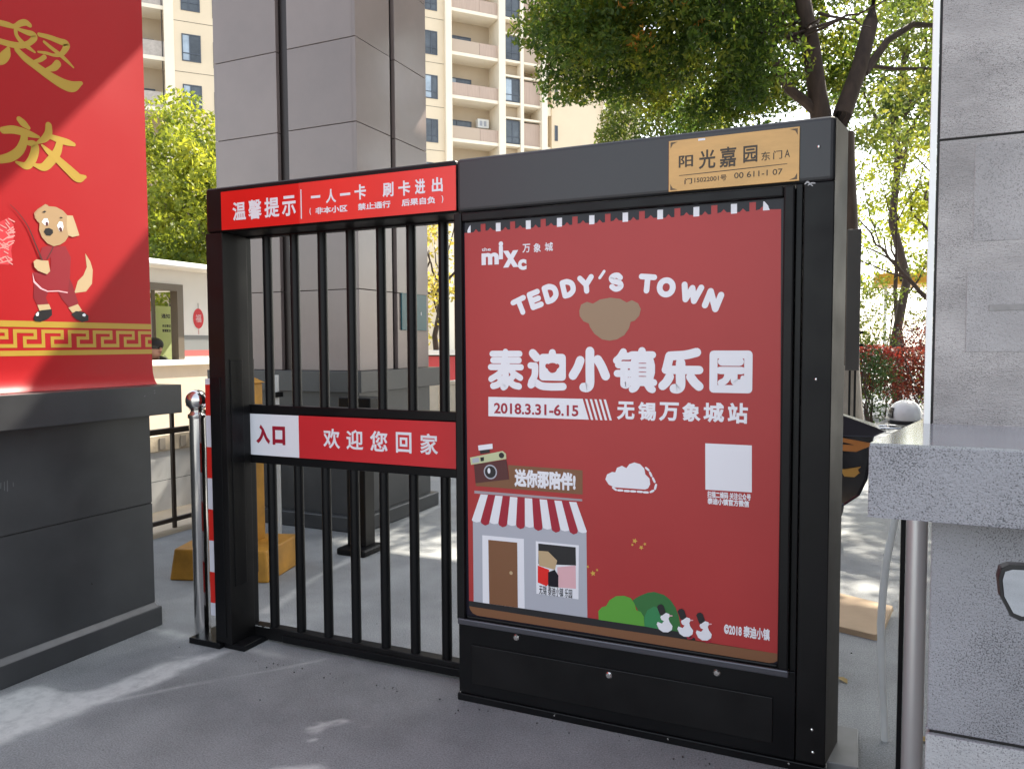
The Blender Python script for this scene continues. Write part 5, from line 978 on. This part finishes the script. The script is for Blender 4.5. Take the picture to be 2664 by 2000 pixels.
# ================================================================ TREES AND PLANTS
rg = np.random.default_rng(11)
LF_BIG = leafmat('camphor leaf', (.018, .042, .008), (.044, .082, .010), (.16, .165, .015), .6)
LF_YG = leafmat('lime leaf', (.060, .095, .012), (.15, .185, .016), (.32, .32, .022), .5)
LF_OL = leafmat('olive leaf', (.035, .062, .012), (.075, .11, .016), (.17, .17, .025), .5)
LF_DK = leafmat('dark shrub leaf', (.012, .030, .010), (.024, .055, .014), (.05, .09, .02), .3)
LF_RED = leafmat('red hedge leaf', (.085, .016, .010), (.16, .032, .014), (.24, .085, .03), .4)
LF_YEL = leafmat('yellow leaf', (.16, .15, .03), (.30, .26, .04), (.42, .33, .05), .5)
def big_tree():
    t = thing('camphor_tree', (-.06, 12.6, 0), 'large dark camphor tree spreading its canopy above the light box', 'tree')
    mb = MB(); B = (-.06, 12.6, 0)
    mb.tube([B, (-.07, 12.6, .5), (-.10, 12.6, 1.15)], [.27, .21, .185], BARKG, 14); mb.build('lower_trunk', t, smooth=True)
    mb = MB()
    mb.tube([(-.10, 12.6, 1.15), (-.12, 12.63, 2.2), (-.15, 12.65, 3.3), (-.24, 12.65, 4.1), (-.30, 12.65, 4.6)], [.185, .175, .18, .22, .26], BARK, 14)
    mb.tube([(-.33, 12.64, 4.3), (-.49, 12.59, 4.75), (-.57, 12.58, 5.27), (-.66, 12.47, 5.93), (-.80, 12.34, 6.7), (-1.0, 12.1, 7.3), (-1.2, 11.8, 7.9)], [.20, .16, .135, .125, .11, .08, .04], BARK, 12)
    mb.tube([(-.28, 12.66, 4.4), (-.22, 12.72, 4.92), (0, 12.97, 5.65), (.15, 13.19, 6.4), (.22, 13.37, 7.03), (.28, 13.45, 7.5), (.3, 13.5, 8.1)], [.18, .14, .12, .11, .10, .07, .04], BARK, 12)
    mb.tube([(.08, 13.0, 5.60), (.40, 13.4, 6.17), (.75, 13.6, 6.42), (1.12, 13.96, 6.47), (1.7, 14.2, 6.7)], [.07, .055, .05, .035, .02], BARK, 8)
    mb.tube([(.0, 12.97, 5.72), (.5, 13.4, 5.72), (1.13, 13.93, 5.80), (1.8, 14.2, 5.8)], [.035, .028, .022, .012], BARK, 8)
    mb.tube([(-.50, 12.58, 4.9), (-.70, 12.51, 5.1), (-.96, 12.3, 5.29), (-1.09, 12.04, 5.54), (-1.5, 11.8, 6.5), (-2.4, 11.5, 7.6)], [.09, .08, .07, .06, .045, .02], BARK, 8)
    limb(mb, (-.66, 12.47, 5.93), (-2.9, 12.0, 7.4), .07, .025, BARK, rg); limb(mb, (-.8, 12.34, 6.7), (-.6, 11.0, 8.2), .06, .02, BARK, rg); limb(mb, (.2, 13.3, 6.8), (1.0, 13.2, 8.4), .05, .02, BARK, rg)
    for i in range(14):
        q = np.array((rg.uniform(-3.4, .6), rg.uniform(11.2, 13), rg.uniform(5.4, 7.4))); limb(mb, (-.75 + rg.normal() * .2, 12.4, rg.uniform(6, 7)), q, .025, .008, BARK, rg)
    mb.build('trunk', t, smooth=True)
    C = []
    lo = lambda l: np.interp(l, [.3, .6, .9, 1.4, 1.8, 2.4, 3.0, 3.7, 4.2, 4.8, 5.6, 6.4, 7.2], [6.1, 5.6, 5.4, 5.2, 5.4, 5.3, 4.85, 4.8, 4.85, 5.5, 5.1, 4.7, 5.0])
    r_ = np.array((.9125, .409)); f_ = np.array((-.41, .912))
    while len(C) < 310:
        l = rg.uniform(.35, 5.6); dp = rg.uniform(10.4, 14.2); z = rg.uniform(4.6, 8.2)
        if ((l - 3.0) / 2.85) ** 2 + ((dp - 12.1) / 2.0) ** 2 > 1 or z < lo(l) + .26 + abs(dp - 12) * .1: continue
        if z > 8.1 - .25 * abs(l - 3.2): continue
        if (l < 2.3 and dp < 11.35) or (l > 3.9 and dp < 12.2): continue
        p = r_ * l + f_ * dp; C.append((p[0], p[1], z, rg.uniform(.26, .5)))
    pts = clumps(C, 380, rg, .8); print('big leaves', len(pts)); leaves('crown', pts, .09, LF_BIG, t, 1, .25)
    C2 = []
    while len(C2) < 95:
        l = rg.uniform(4.3, 7.6); dp = rg.uniform(11.5, 14.5); z = rg.uniform(4.5, 8.2)
        if z < lo(l) - .7 + rg.uniform(0, 1.6): continue
        p = r_ * l + f_ * dp; C2.append((p[0], p[1], z, rg.uniform(.22, .42)))
    leaves('outer_foliage', clumps(C2, 170, rg, .8), .10, LF_OL, t, 3, .2)
    C3 = [(*(r_ * rg.uniform(1.6, 3.0) + f_ * rg.uniform(10.6, 11.4)), rg.uniform(5.9, 7.2), rg.uniform(.14, .26)) for _ in range(9)]
    leaves('autumn_leaves', clumps(C3, 130, rg, .8), .10, leafmat('autumn leaf', (.12, .07, .01), (.28, .12, .012), (.40, .20, .02), .5), t, 4, .2)
big_tree()
def tree(name, loc, label, group, crown_c, crown_r, ncl, clr, per, size, mt, trunk_r=.10, seed=0, flat=.8, limbs=6, bark=None):
    rgl = np.random.default_rng(seed); bark = bark or BARK
    t = thing(name, loc, label, 'shrub' if name in ('shrub',) else 'tree', group)
    mb = MB(); top = np.array((crown_c[0], crown_c[1], crown_c[2]), float)
    limb(mb, loc, top, trunk_r, trunk_r * .5, bark, rgl, .05)
    for i in range(limbs):
        d = rgl.normal(size=3); d[2] = abs(d[2]) * .6 - .1; d /= np.linalg.norm(d); s = np.array(loc) + (top - np.array(loc)) * rgl.uniform(.55, .95)
        limb(mb, s, top + d * np.array(crown_r) * .85, trunk_r * .4, .012, bark, rgl, .08)
    mb.build('trunk', t, smooth=True)
    cl = ellipsoid_clumps(crown_c, crown_r, ncl, clr, rgl, .45)
    leaves('crown', clumps(cl, per, rgl, flat), size, mt, t, seed + 1, .1); return t
G = 'trees behind the gate'
tree('lime_tree', (-13.4, 12.0, 0), 'bright yellow green tree with tall tip beside the red banner edge', G, (-13.5, 12.0, 4.7), (1.5, 1.5, 2.5), 110, .42, 200, .12, LF_YG, .12, 21)
tree('lime_tree', (-11.6, 11.6, 0), 'yellow green tree with rounded top left of the tall granite pillar', G, (-11.6, 11.6, 4.2), (1.35, 1.3, 2.1), 100, .40, 200, .12, LF_YG, .11, 22)
tree('dark_tree', (-12.6, 13.6, 0), 'deeper green tree low behind the guard booth roof', G, (-12.6, 13.6, 3.6), (2.8, 1.6, 2.0), 90, .45, 120, .13, LF_OL, .12, 23)
tree('yellow_tree', (-10.1, 17.6, 0), 'yellow leaved tree seen between the pillar and the light box', G, (-10.0, 17.7, 3.3), (2.3, 1.8, 2.0), 60, .40, 95, .14, LF_YEL, .10, 24)
tree('drooping_tree', (-5.0, 22.3, 0), 'paler drooping green tree showing below the left part of the camphor canopy', G, (-5.0, 22.3, 7.2), (2.1, 1.8, 2.5), 130, .42, 200, .13, LF_OL, .14, 25, 1.5)
tree('dark_tree', (4.6, 13.2, 0), 'leafy green tree whose left side shows beside the right granite pillar top', G, (4.2, 13.4, 7.4), (3.2, 2.8, 3.0), 110, .48, 130, .12, LF_OL, .16, 26)
tree('backlit_tree', (1.0, 20.6, 0), 'sunlit yellow green tree filling the sky gap right of the camphor trunk', G, (1.0, 20.6, 8.4), (2.1, 1.8, 2.2), 120, .42, 170, .12, LF_OL, .12, 31)
tree('backlit_tree', (2.6, 24.0, 0), 'paler tree standing behind the yellow shelter and shrubs', G, (2.2, 24.0, 6.4), (2.2, 1.8, 1.6), 80, .42, 140, .13, LF_YG, .12, 35)
tree('dark_tree', (10.5, 11.0, 0), 'added unseen tree furthest right that shades the side of the tall pillar', G, (10.5, 11.0, 5.2), (3.8, 3.6, 4.4), 130, .6, 120, .16, LF_DK, .2, 36)  # this and the next three are unseen, added to block sun and sky
tree('dark_tree', (4.6, 10.2, 0), 'added unseen tree behind the right granite pillar that shades the lane', G, (4.6, 10.2, 5.8), (2.3, 2.4, 2.6), 90, .5, 130, .13, LF_DK, .16, 32)
tree('dark_tree', (3.5, 12.9, 0), 'second added unseen tree further behind the right granite pillar that shades the lane', G, (3.7, 12.9, 6.4), (1.9, 2.3, 2.8), 90, .5, 130, .13, LF_DK, .16, 33)
tree('dark_tree', (7.4, 7.2, 0), 'added unseen tree beyond the right granite pillar that blocks side light', G, (7.4, 7.2, 4.8), (3.0, 3.0, 4.2), 140, .58, 140, .14, LF_DK, .18, 34)
tree('pale_tree', (1.5, 27.5, 0), 'pale sunlit tree far behind the red hedge', G, (1.3, 27.5, 4.6), (2.0, 2.0, 1.9), 60, .40, 80, .15, LF_YG, .10, 27)
tree('pale_tree', (4.6, 29.5, 0), 'pale sunlit tree furthest right behind the red hedge', G, (4.4, 29.5, 4.6), (2.6, 2.2, 2.6), 60, .45, 80, .16, LF_YG, .12, 28)
tree('pale_tree', (-1.8, 30.5, 0), 'pale tree behind the camphor trunk', G, (-1.8, 30.5, 4.0), (2.2, 2.2, 2.2), 60, .45, 80, .16, LF_OL, .12, 29)
def bare():
    t = thing('bare_tree', (1.75, 16.2, 0), 'thin dark leaning tree with sparse leaves crossing the gap by the right pillar', 'tree'); rgl = np.random.default_rng(5)
    mb = MB(); limb(mb, (1.9, 16.2, 0), (1.55, 16.1, 1.95), .07, .05, BARK, rgl, .02); limb(mb, (1.55, 16.1, 1.95), (.68, 15.75, 2.91), .05, .03, BARK, rgl, .03); limb(mb, (.68, 15.75, 2.91), (.05, 15.5, 3.75), .026, .012, BARK, rgl, .05)
    limb(mb, (.68, 15.75, 2.91), (.69, 15.8, 4.6), .026, .008, BARK, rgl, .05); limb(mb, (.40, 15.6, 3.27), (.1, 15.5, 4.4), .014, .006, BARK, rgl, .05); limb(mb, (.95, 15.9, 2.65), (-.1, 15.5, 3.05), .02, .008, BARK, rgl, .05)
    limb(mb, (.69, 15.8, 3.7), (1.2, 15.9, 4.9), .012, .006, BARK, rgl, .05); limb(mb, (.69, 15.8, 3.5), (.3, 15.7, 4.9), .012, .005, BARK, rgl, .05)
    mb.build('trunk', t, smooth=True)
    cl = [(.75 + rgl.normal() * .5, 15.8 + rgl.normal() * .3, 4.5 + rgl.normal() * .35, rgl.uniform(.2, .38)) for _ in range(26)]
    leaves('crown', clumps(cl, 120, rgl, .8), .07, LF_YG, t, 8, .1)
bare()
def shrub(loc, r, h, label, mt, seed, per=160, size=.075, n=40, name='shrub', cat='shrub', group=None):
    rgl = np.random.default_rng(seed); t = thing(name, loc, label, cat, group)
    mb = MB()
    for i in range(7):
        a = rgl.uniform(0, 6.28); limb(mb, (loc[0] + .08 * math.cos(a), loc[1] + .08 * math.sin(a), 0), (loc[0] + r[0] * .6 * math.cos(a), loc[1] + r[1] * .6 * math.sin(a), h * .8), .018, .006, BARK, rgl, .08)
    mb.build('stem', t, smooth=True)
    cl = [c for c in ellipsoid_clumps((loc[0], loc[1], h * .5), (r[0], r[1], h * .52), n, .26, rgl, .5) if c[2] > .15]
    leaves('foliage', clumps(cl, per, rgl, .85), size, mt, t, seed, 0)
shrub((.95, 19.2, 0), (1.5, 1.2, 0), 3.1, 'rounded pale green shrub behind the red hedge', LF_OL, 41, 160, .085, 80)
shrub((.05, 19.6, 0), (.9, .9, 0), 2.3, 'smaller green shrub touching the camphor trunk', LF_YG, 42, 150, .085, 45)
shrub((-.15, 17.2, 0), (.55, .5, 0), 1.9, 'small bright green bush next to the slim dark cabinet', LF_YG, 45, 150, .07, 30)
shrub((.33, 15.4, 0), (.38, .35, 0), 1.35, 'dark green bush with white flowers in front of the red hedge', LF_DK, 43, 220, .06, 30)
shrub((1.25, 15.9, 0), (.75, .6, 0), 1.95, 'dark russet bush rising in front of the hedge', leafmat('russet leaf', (.040, .014, .008), (.085, .026, .013), (.20, .055, .028), .35), 44, 220, .06, 60)
def hedge():
    t = thing('hedge', (.8, 17.0, 0), 'clipped red leaved hedge running behind the bushes', 'hedge'); rgl = np.random.default_rng(50); mb = MB()
    for i in range(12): limb(mb, (-.4 + i * .25, 17, 0), (-.4 + i * .25 + rgl.normal() * .1, 17 + rgl.normal() * .1, 1.2), .015, .006, BARK, rgl)
    mb.build('stem', t, smooth=True)
    n = 9000; p = np.stack([rgl.uniform(-.6, 3.2, n), rgl.uniform(16.6, 17.4, n), rgl.uniform(.2, 1, n) ** .7 * 1.42], 1); p[:, 2] += np.sin(p[:, 0] * 5) * .03; leaves('foliage', p, .085, LF_RED, t, 51)
hedge()
def slim_box():
    t = thing('utility_box', (-.02, 11.9, 0), 'slim dark utility box standing in front of the camphor trunk', 'utility box')
    mb = MB(); mb.box(-.11, .075, 11.9, 12.05, 1.10, 3.10, mat('dark box paint', (.030, .027, .026), .45)); mb.build('case', t, bevel=.01)
    mb = MB(); mb.box(-.06, -.03, 11.95, 12.0, 0, 1.10, BLK); mb.box(.01, .04, 11.95, 12.0, 0, 1.10, BLK); mb.build('leg', t)
    mb = MB(); mb.box(.075, .12, 11.95, 11.98, 1.62, 1.66, BLK); mb.box(.075, .12, 11.95, 11.98, 1.44, 1.48, BLK); mb.build('hinge', t)
slim_box()
t = thing('yellow_shelter', (1.9, 29, 0), 'orange yellow shelter roof far behind the shrubs', 'shelter')
mb = MB(); mb.box(.6, 4.2, 28.2, 30.2, 3.40, 3.78, mat('shelter yellow', (.62, .30, .03), .5)); mb.build('roof', t, bevel=.04)
mb = MB(); mb.box(.9, 1.0, 28.6, 28.7, 0, 3.4, WHTP); mb.box(3.8, 3.9, 28.6, 28.7, 0, 3.4, WHTP); mb.build('post', t)

# right-hand glimpse between pillar and light box: a red and white wall and cream posts
t = thing('red_wall', (-6.2, 10.3, 0), 'low red wall with white coping glimpsed right of the tall pillar', 'wall')
mb = MB(); mb.box(-7.6, -4.8, 10.2, 10.4, .72, 1.32, mat('wall red paint', (.52, .045, .06), .5)); mb.box(-7.6, -4.8, 10.18, 10.4, 0, .72, CONC); mb.build('wall_face', t)
mb = MB(); mb.box(-7.65, -4.75, 10.12, 10.46, 1.34, 1.41, WHTP); mb.box(-7.6, -4.8, 10.17, 10.40, 1.32, 1.34, GRANK); mb.build('coping', t)
for i, x in enumerate((-4.95, -4.60)):
    t = thing('concrete_post', (x, 8.6, 0), ('short cream concrete post nearer the tall pillar', 'short cream concrete post nearer the light box')[i], 'post', 'cream concrete posts')
    mb = MB(); mb.box(x - .10, x + .10, 8.5, 8.7, 0, 1.05 - .06 * i, mat('cream post', (.66, .58, .46), .7, var=.06)); mb.box(x - .115, x + .115, 8.485, 8.715, 1.05 - .06 * i, 1.10 - .06 * i, MATS['cream post']); mb.build('shaft', t, bevel=.006)
t = thing('dark_cabinet', (-5.3, 10.8, 0), 'dark green grey cabinet with a pale tag behind the red wall', 'cabinet')
mb = MB(); mb.box(-5.75, -4.5, 10.7, 11.3, .1, 2.32, mat('cabinet green', (.035, .045, .038), .5)); mb.build('case', t, bevel=.03)
mb = MB(); mb.box(-5.50, -5.44, 10.69, 10.70, 1.60, 1.75, CREAM); mb.build('tag', t)
mb = MB(); mb.box(-5.7, -5.6, 10.75, 10.85, 0, .1, BLK); mb.box(-4.65, -4.55, 10.75, 10.85, 0, .1, BLK); mb.build('foot', t)

# ================================================================ APARTMENT BLOCKS
AZ = R(41); BP = (-37.457, 32.007); BD = (math.sin(AZ), math.cos(AZ)); BN = (math.cos(AZ), -math.sin(AZ))
def bl(s, n, z): return (BP[0] + BD[0] * s + BN[0] * n, BP[1] + BD[1] * s + BN[1] * n, z)
def bbox(mb, s0, s1, n0, n1, z0, z1, m):
    vs = [bl(s, n, z) for z in (z0, z1) for s, n in ((s0, n0), (s1, n0), (s1, n1), (s0, n1))]
    mb.add(vs, [(0, 3, 2, 1), (4, 5, 6, 7), (0, 1, 5, 4), (1, 2, 6, 5), (2, 3, 7, 6), (3, 0, 4, 7)], m)
def window(parent, s0, s1, n, z0, z1, split=.45, curtain=False, low=.3):
    mb = MB(); w = .06
    for a in ((s0, s0 + w, z0, z1), (s1 - w, s1, z0, z1), (s0 + w, s1 - w, z1 - w, z1), (s0 + w, s1 - w, z0, z0 + w), (s0 + (s1 - s0) * split - .03, s0 + (s1 - s0) * split + .03, z0 + w, z1 - w)): bbox(mb, a[0], a[1], n - .10, n + .035, a[2], a[3], WINF)
    if low: bbox(mb, s0 + w, s0 + (s1 - s0) * split - .03, n - .09, n + .03, z0 + (z1 - z0) * low - .03, z0 + (z1 - z0) * low + .02, WINF); bbox(mb, s0 + (s1 - s0) * split + .03, s1 - w, n - .09, n + .03, z0 + (z1 - z0) * low - .03, z0 + (z1 - z0) * low + .02, WINF)
    o = mb.build('window', parent)
    mb = MB(); m = s0 + (s1 - s0) * split; bbox(mb, s0 + w, m, n - .01, n + .006, z0 + w, z1 - w, GLASSB if curtain else GLASS); bbox(mb, m, s1 - w, n - .01, n + .004, z0 + w, z1 - w, GLASS); mb.build('pane', o)
def apartments():
    t = thing('apartment_building', bl(10, -6, 0), 'beige apartment block with recessed balconies rising behind the granite pillar', 'building'); rr = random.Random(4)
    F0 = 18.02 - 2.88 * 6; NF = 11; H = F0 + NF * 2.88; top = H + 1.2
    mb = MB()
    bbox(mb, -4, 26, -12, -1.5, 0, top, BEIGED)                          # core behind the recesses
    bbox(mb, 1.70, 3.92, -1.5, .25, 0, top, BEIGE); bbox(mb, 3.97, 15.9, -1.5, .0, 0, top, BEIGE); bbox(mb, 15.9, 18.35, -1.5, .0, 0, top, BEIGE)
    bbox(mb, -4, -2.6, -1.5, 0, 0, top, BEIGE)
    for k in range(NF):
        z = F0 + 2.88 * k
        bbox(mb, 1.70, 3.90, .25, .262, z - .64, z - .62, GRANK); bbox(mb, 16.2, 18.3, .0, .012, z - .64, z - .62, GRANK)
    mb.build('wall', t)
    mb = MB()
    for s0, s1, n in ((1.18, 1.70, .30), (18.35, 18.80, .25), (22.25, 22.75, .25), (23.95, 24.2, .15), (25.55, 26.0, .3), (-2.6, -2.2, .3)): bbox(mb, s0, s1, -1.5, n, 0, top, BEIGEL)
    bbox(mb, -4.2, 26.2, -12.2, .5, top, top + .4, BEIGEL); mb.build('pilaster', t)
    def one(name, *a):
        m_ = MB(); bbox(m_, *a); return m_.build(name, t)
    for k in range(4, 11):
        z = F0 + 2.88 * k
        one('floor_slab', -2.2, 1.18, -1.5, .15, z - .12, z + .10, BEIGEL); one('floor_slab', 18.80, 22.25, -1.5, .12, z + .08, z + .30, BEIGEL)
        for a, b in ((22.75, 23.95), (24.2, 25.55)): one('floor_slab', a, b, -1.5, .10, z + .20, z + .36, BEIGEL); one('lintel_beam', a, b, -1.5, .10, z - 1.05 + .25, z - .92 + .25, BEIGEL)
        one('balcony_panel', -2.2, 1.18, .0, .05, z + .1, z + 1.0, mat('balcony glass', (.42, .36, .31), .35, var=.15)); one('balcony_panel', 18.8, 20.88, .0, .05, z + .30, z + 1.15, (PINKB, mat('beige screen', (.47, .36, .27), .6))[k % 2] if True else mat('beige screen', (.47, .36, .27), .6)); one('balcony_panel', 20.90, 22.25, .0, .05, z + .30, z + 1.15, PINKB)
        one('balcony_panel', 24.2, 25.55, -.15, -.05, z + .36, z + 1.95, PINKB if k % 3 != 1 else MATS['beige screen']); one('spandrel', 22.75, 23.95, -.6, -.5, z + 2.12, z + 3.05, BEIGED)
    for k in range(4, 10):
        z = F0 + 2.88 * k
        window(t, 2.1, 3.13, .25, z - .0, z + 1.55, .42, rr.random() < .6); window(t, 16.8, 17.85, 0, z - .12, z + 1.42, .6, rr.random() < .4)
        window(t, 22.78, 23.92, .0, z + .42, z + 1.98, .5, rr.random() < .5); window(t, 19.15, 20.85, -1.45, z + .5, z + 2.0, .35, rr.random() < .5, 0); window(t, -.6, .65, -1.45, z + .1, z + 1.55, .5, rr.random() < .5, 0)
    mb = MB(); z = F0 + 2.88 * 5; bbox(mb, 21.15, 22.0, -1.4, -1.0, z + 1.55, z + 2.15, WHTP)
    for q in (21.4, 21.7): bbox(mb, q - .1, q + .1, -1.0, -.985, z + 1.68, z + 2.02, GREYI)
    mb.build('air_conditioner', t)
    mb = MB()
    for k in range(3, 10): z = F0 + 2.88 * k; bbox(mb, 3.80, 3.86, .25, .27, z - .2, z + 1.3, GRANK)
    bbox(mb, 1.05, 1.10, .0, .06, 0, top, GRANK); mb.build('drain_pipe', t)
    u = thing('apartment_building', bl(29, -6, 0), 'plain beige block with one slit window set behind the balconied block', 'building')
    mb = MB(); bbox(mb, 26.9, 31.2, -12, -.8, 0, top - 3, BEIGE); bbox(mb, 26.0, 26.9, -12, -2.2, 0, top, BEIGED); bbox(mb, 31.2, 34.5, -12, -1.8, 0, top - 3, BEIGED); mb.build('wall', u)
    mb = MB()
    bbox(mb, 31.2, 31.4, -1.8, -.6, 0, top - 3, BEIGEL); bbox(mb, 32.05, 32.2, -1.8, -.6, 0, top - 3, BEIGEL); bbox(mb, 34.0, 34.5, -1.8, -.6, 0, top - 3, BEIGEL)
    for k in range(NF):
        z = F0 + 2.88 * k; bbox(mb, 31.4, 32.05, -1.8, -.7, z + .9, z + 1.1, BEIGEL); bbox(mb, 32.2, 34.0, -1.8, -.7, z + .9, z + 1.1, BEIGEL); bbox(mb, 26.02, 26.9, -2.2, -.9, z + .1, z + .72, BEIGEL)
    mb.build('frame', u)
    for k in range(4, 9): z = F0 + 2.88 * k; window(u, 27.15, 27.4, -.8, z + 1.2, z + 2.3, .5, True, 0)
apartments()

# ================================================================ LITTER
rgn = np.random.default_rng(77)
n = 110; p = np.stack([rgn.uniform(-3.2, .1, n), rgn.uniform(1.5, 4.6, n), np.full(n, .004)], 1)
k = rgn.random(n) < .5; p[k, 1] = 2.76 - np.abs(rgn.normal(0, .05, k.sum())); p[k, 0] = rgn.uniform(-2.6, -.1, k.sum())
o = leaves('grit', p, .008, mat('dark grit', (.03, .028, .026), .9), None, 78, 0, .8); tag(o, kind='stuff')
t_ = None
for i, (x, y, a, lab) in enumerate(((.262, 3.18, .3, 'dry yellow leaf on the paving between the stainless post and granite pillar'), (-1.25, 4.9, 1.2, 'dry brown leaf on the lane beyond the barred leaf'), (-.02, 3.62, 2.2, 'curled tan leaf on the paving beyond the zinc plate'))):
    m_ = MB(); L = .035; ca, sa = math.cos(a), math.sin(a); pr = [(-L, 0, .003), (-.3 * L, .5 * L, .012), (.4 * L, .42 * L, .012), (L, 0, .004), (.4 * L, -.42 * L, .010), (-.3 * L, -.5 * L, .010), (0, 0, .004)]
    m_.add([(x + ca * u - sa * v, y + sa * u + ca * v, w_) for u, v, w_ in pr], [(0, 6, 1), (1, 6, 2), (2, 6, 3), (3, 6, 4), (4, 6, 5), (5, 6, 0)], mat('dry leaf', (.38, .27, .10), .7) if i != 1 else mat('brown leaf', (.16, .09, .04), .7))
    o = m_.build('fallen_leaf'); tag(o, lab, 'leaf', 'fallen leaves'); sm = o.modifiers.new('s', 'SOLIDIFY'); sm.thickness = .0008
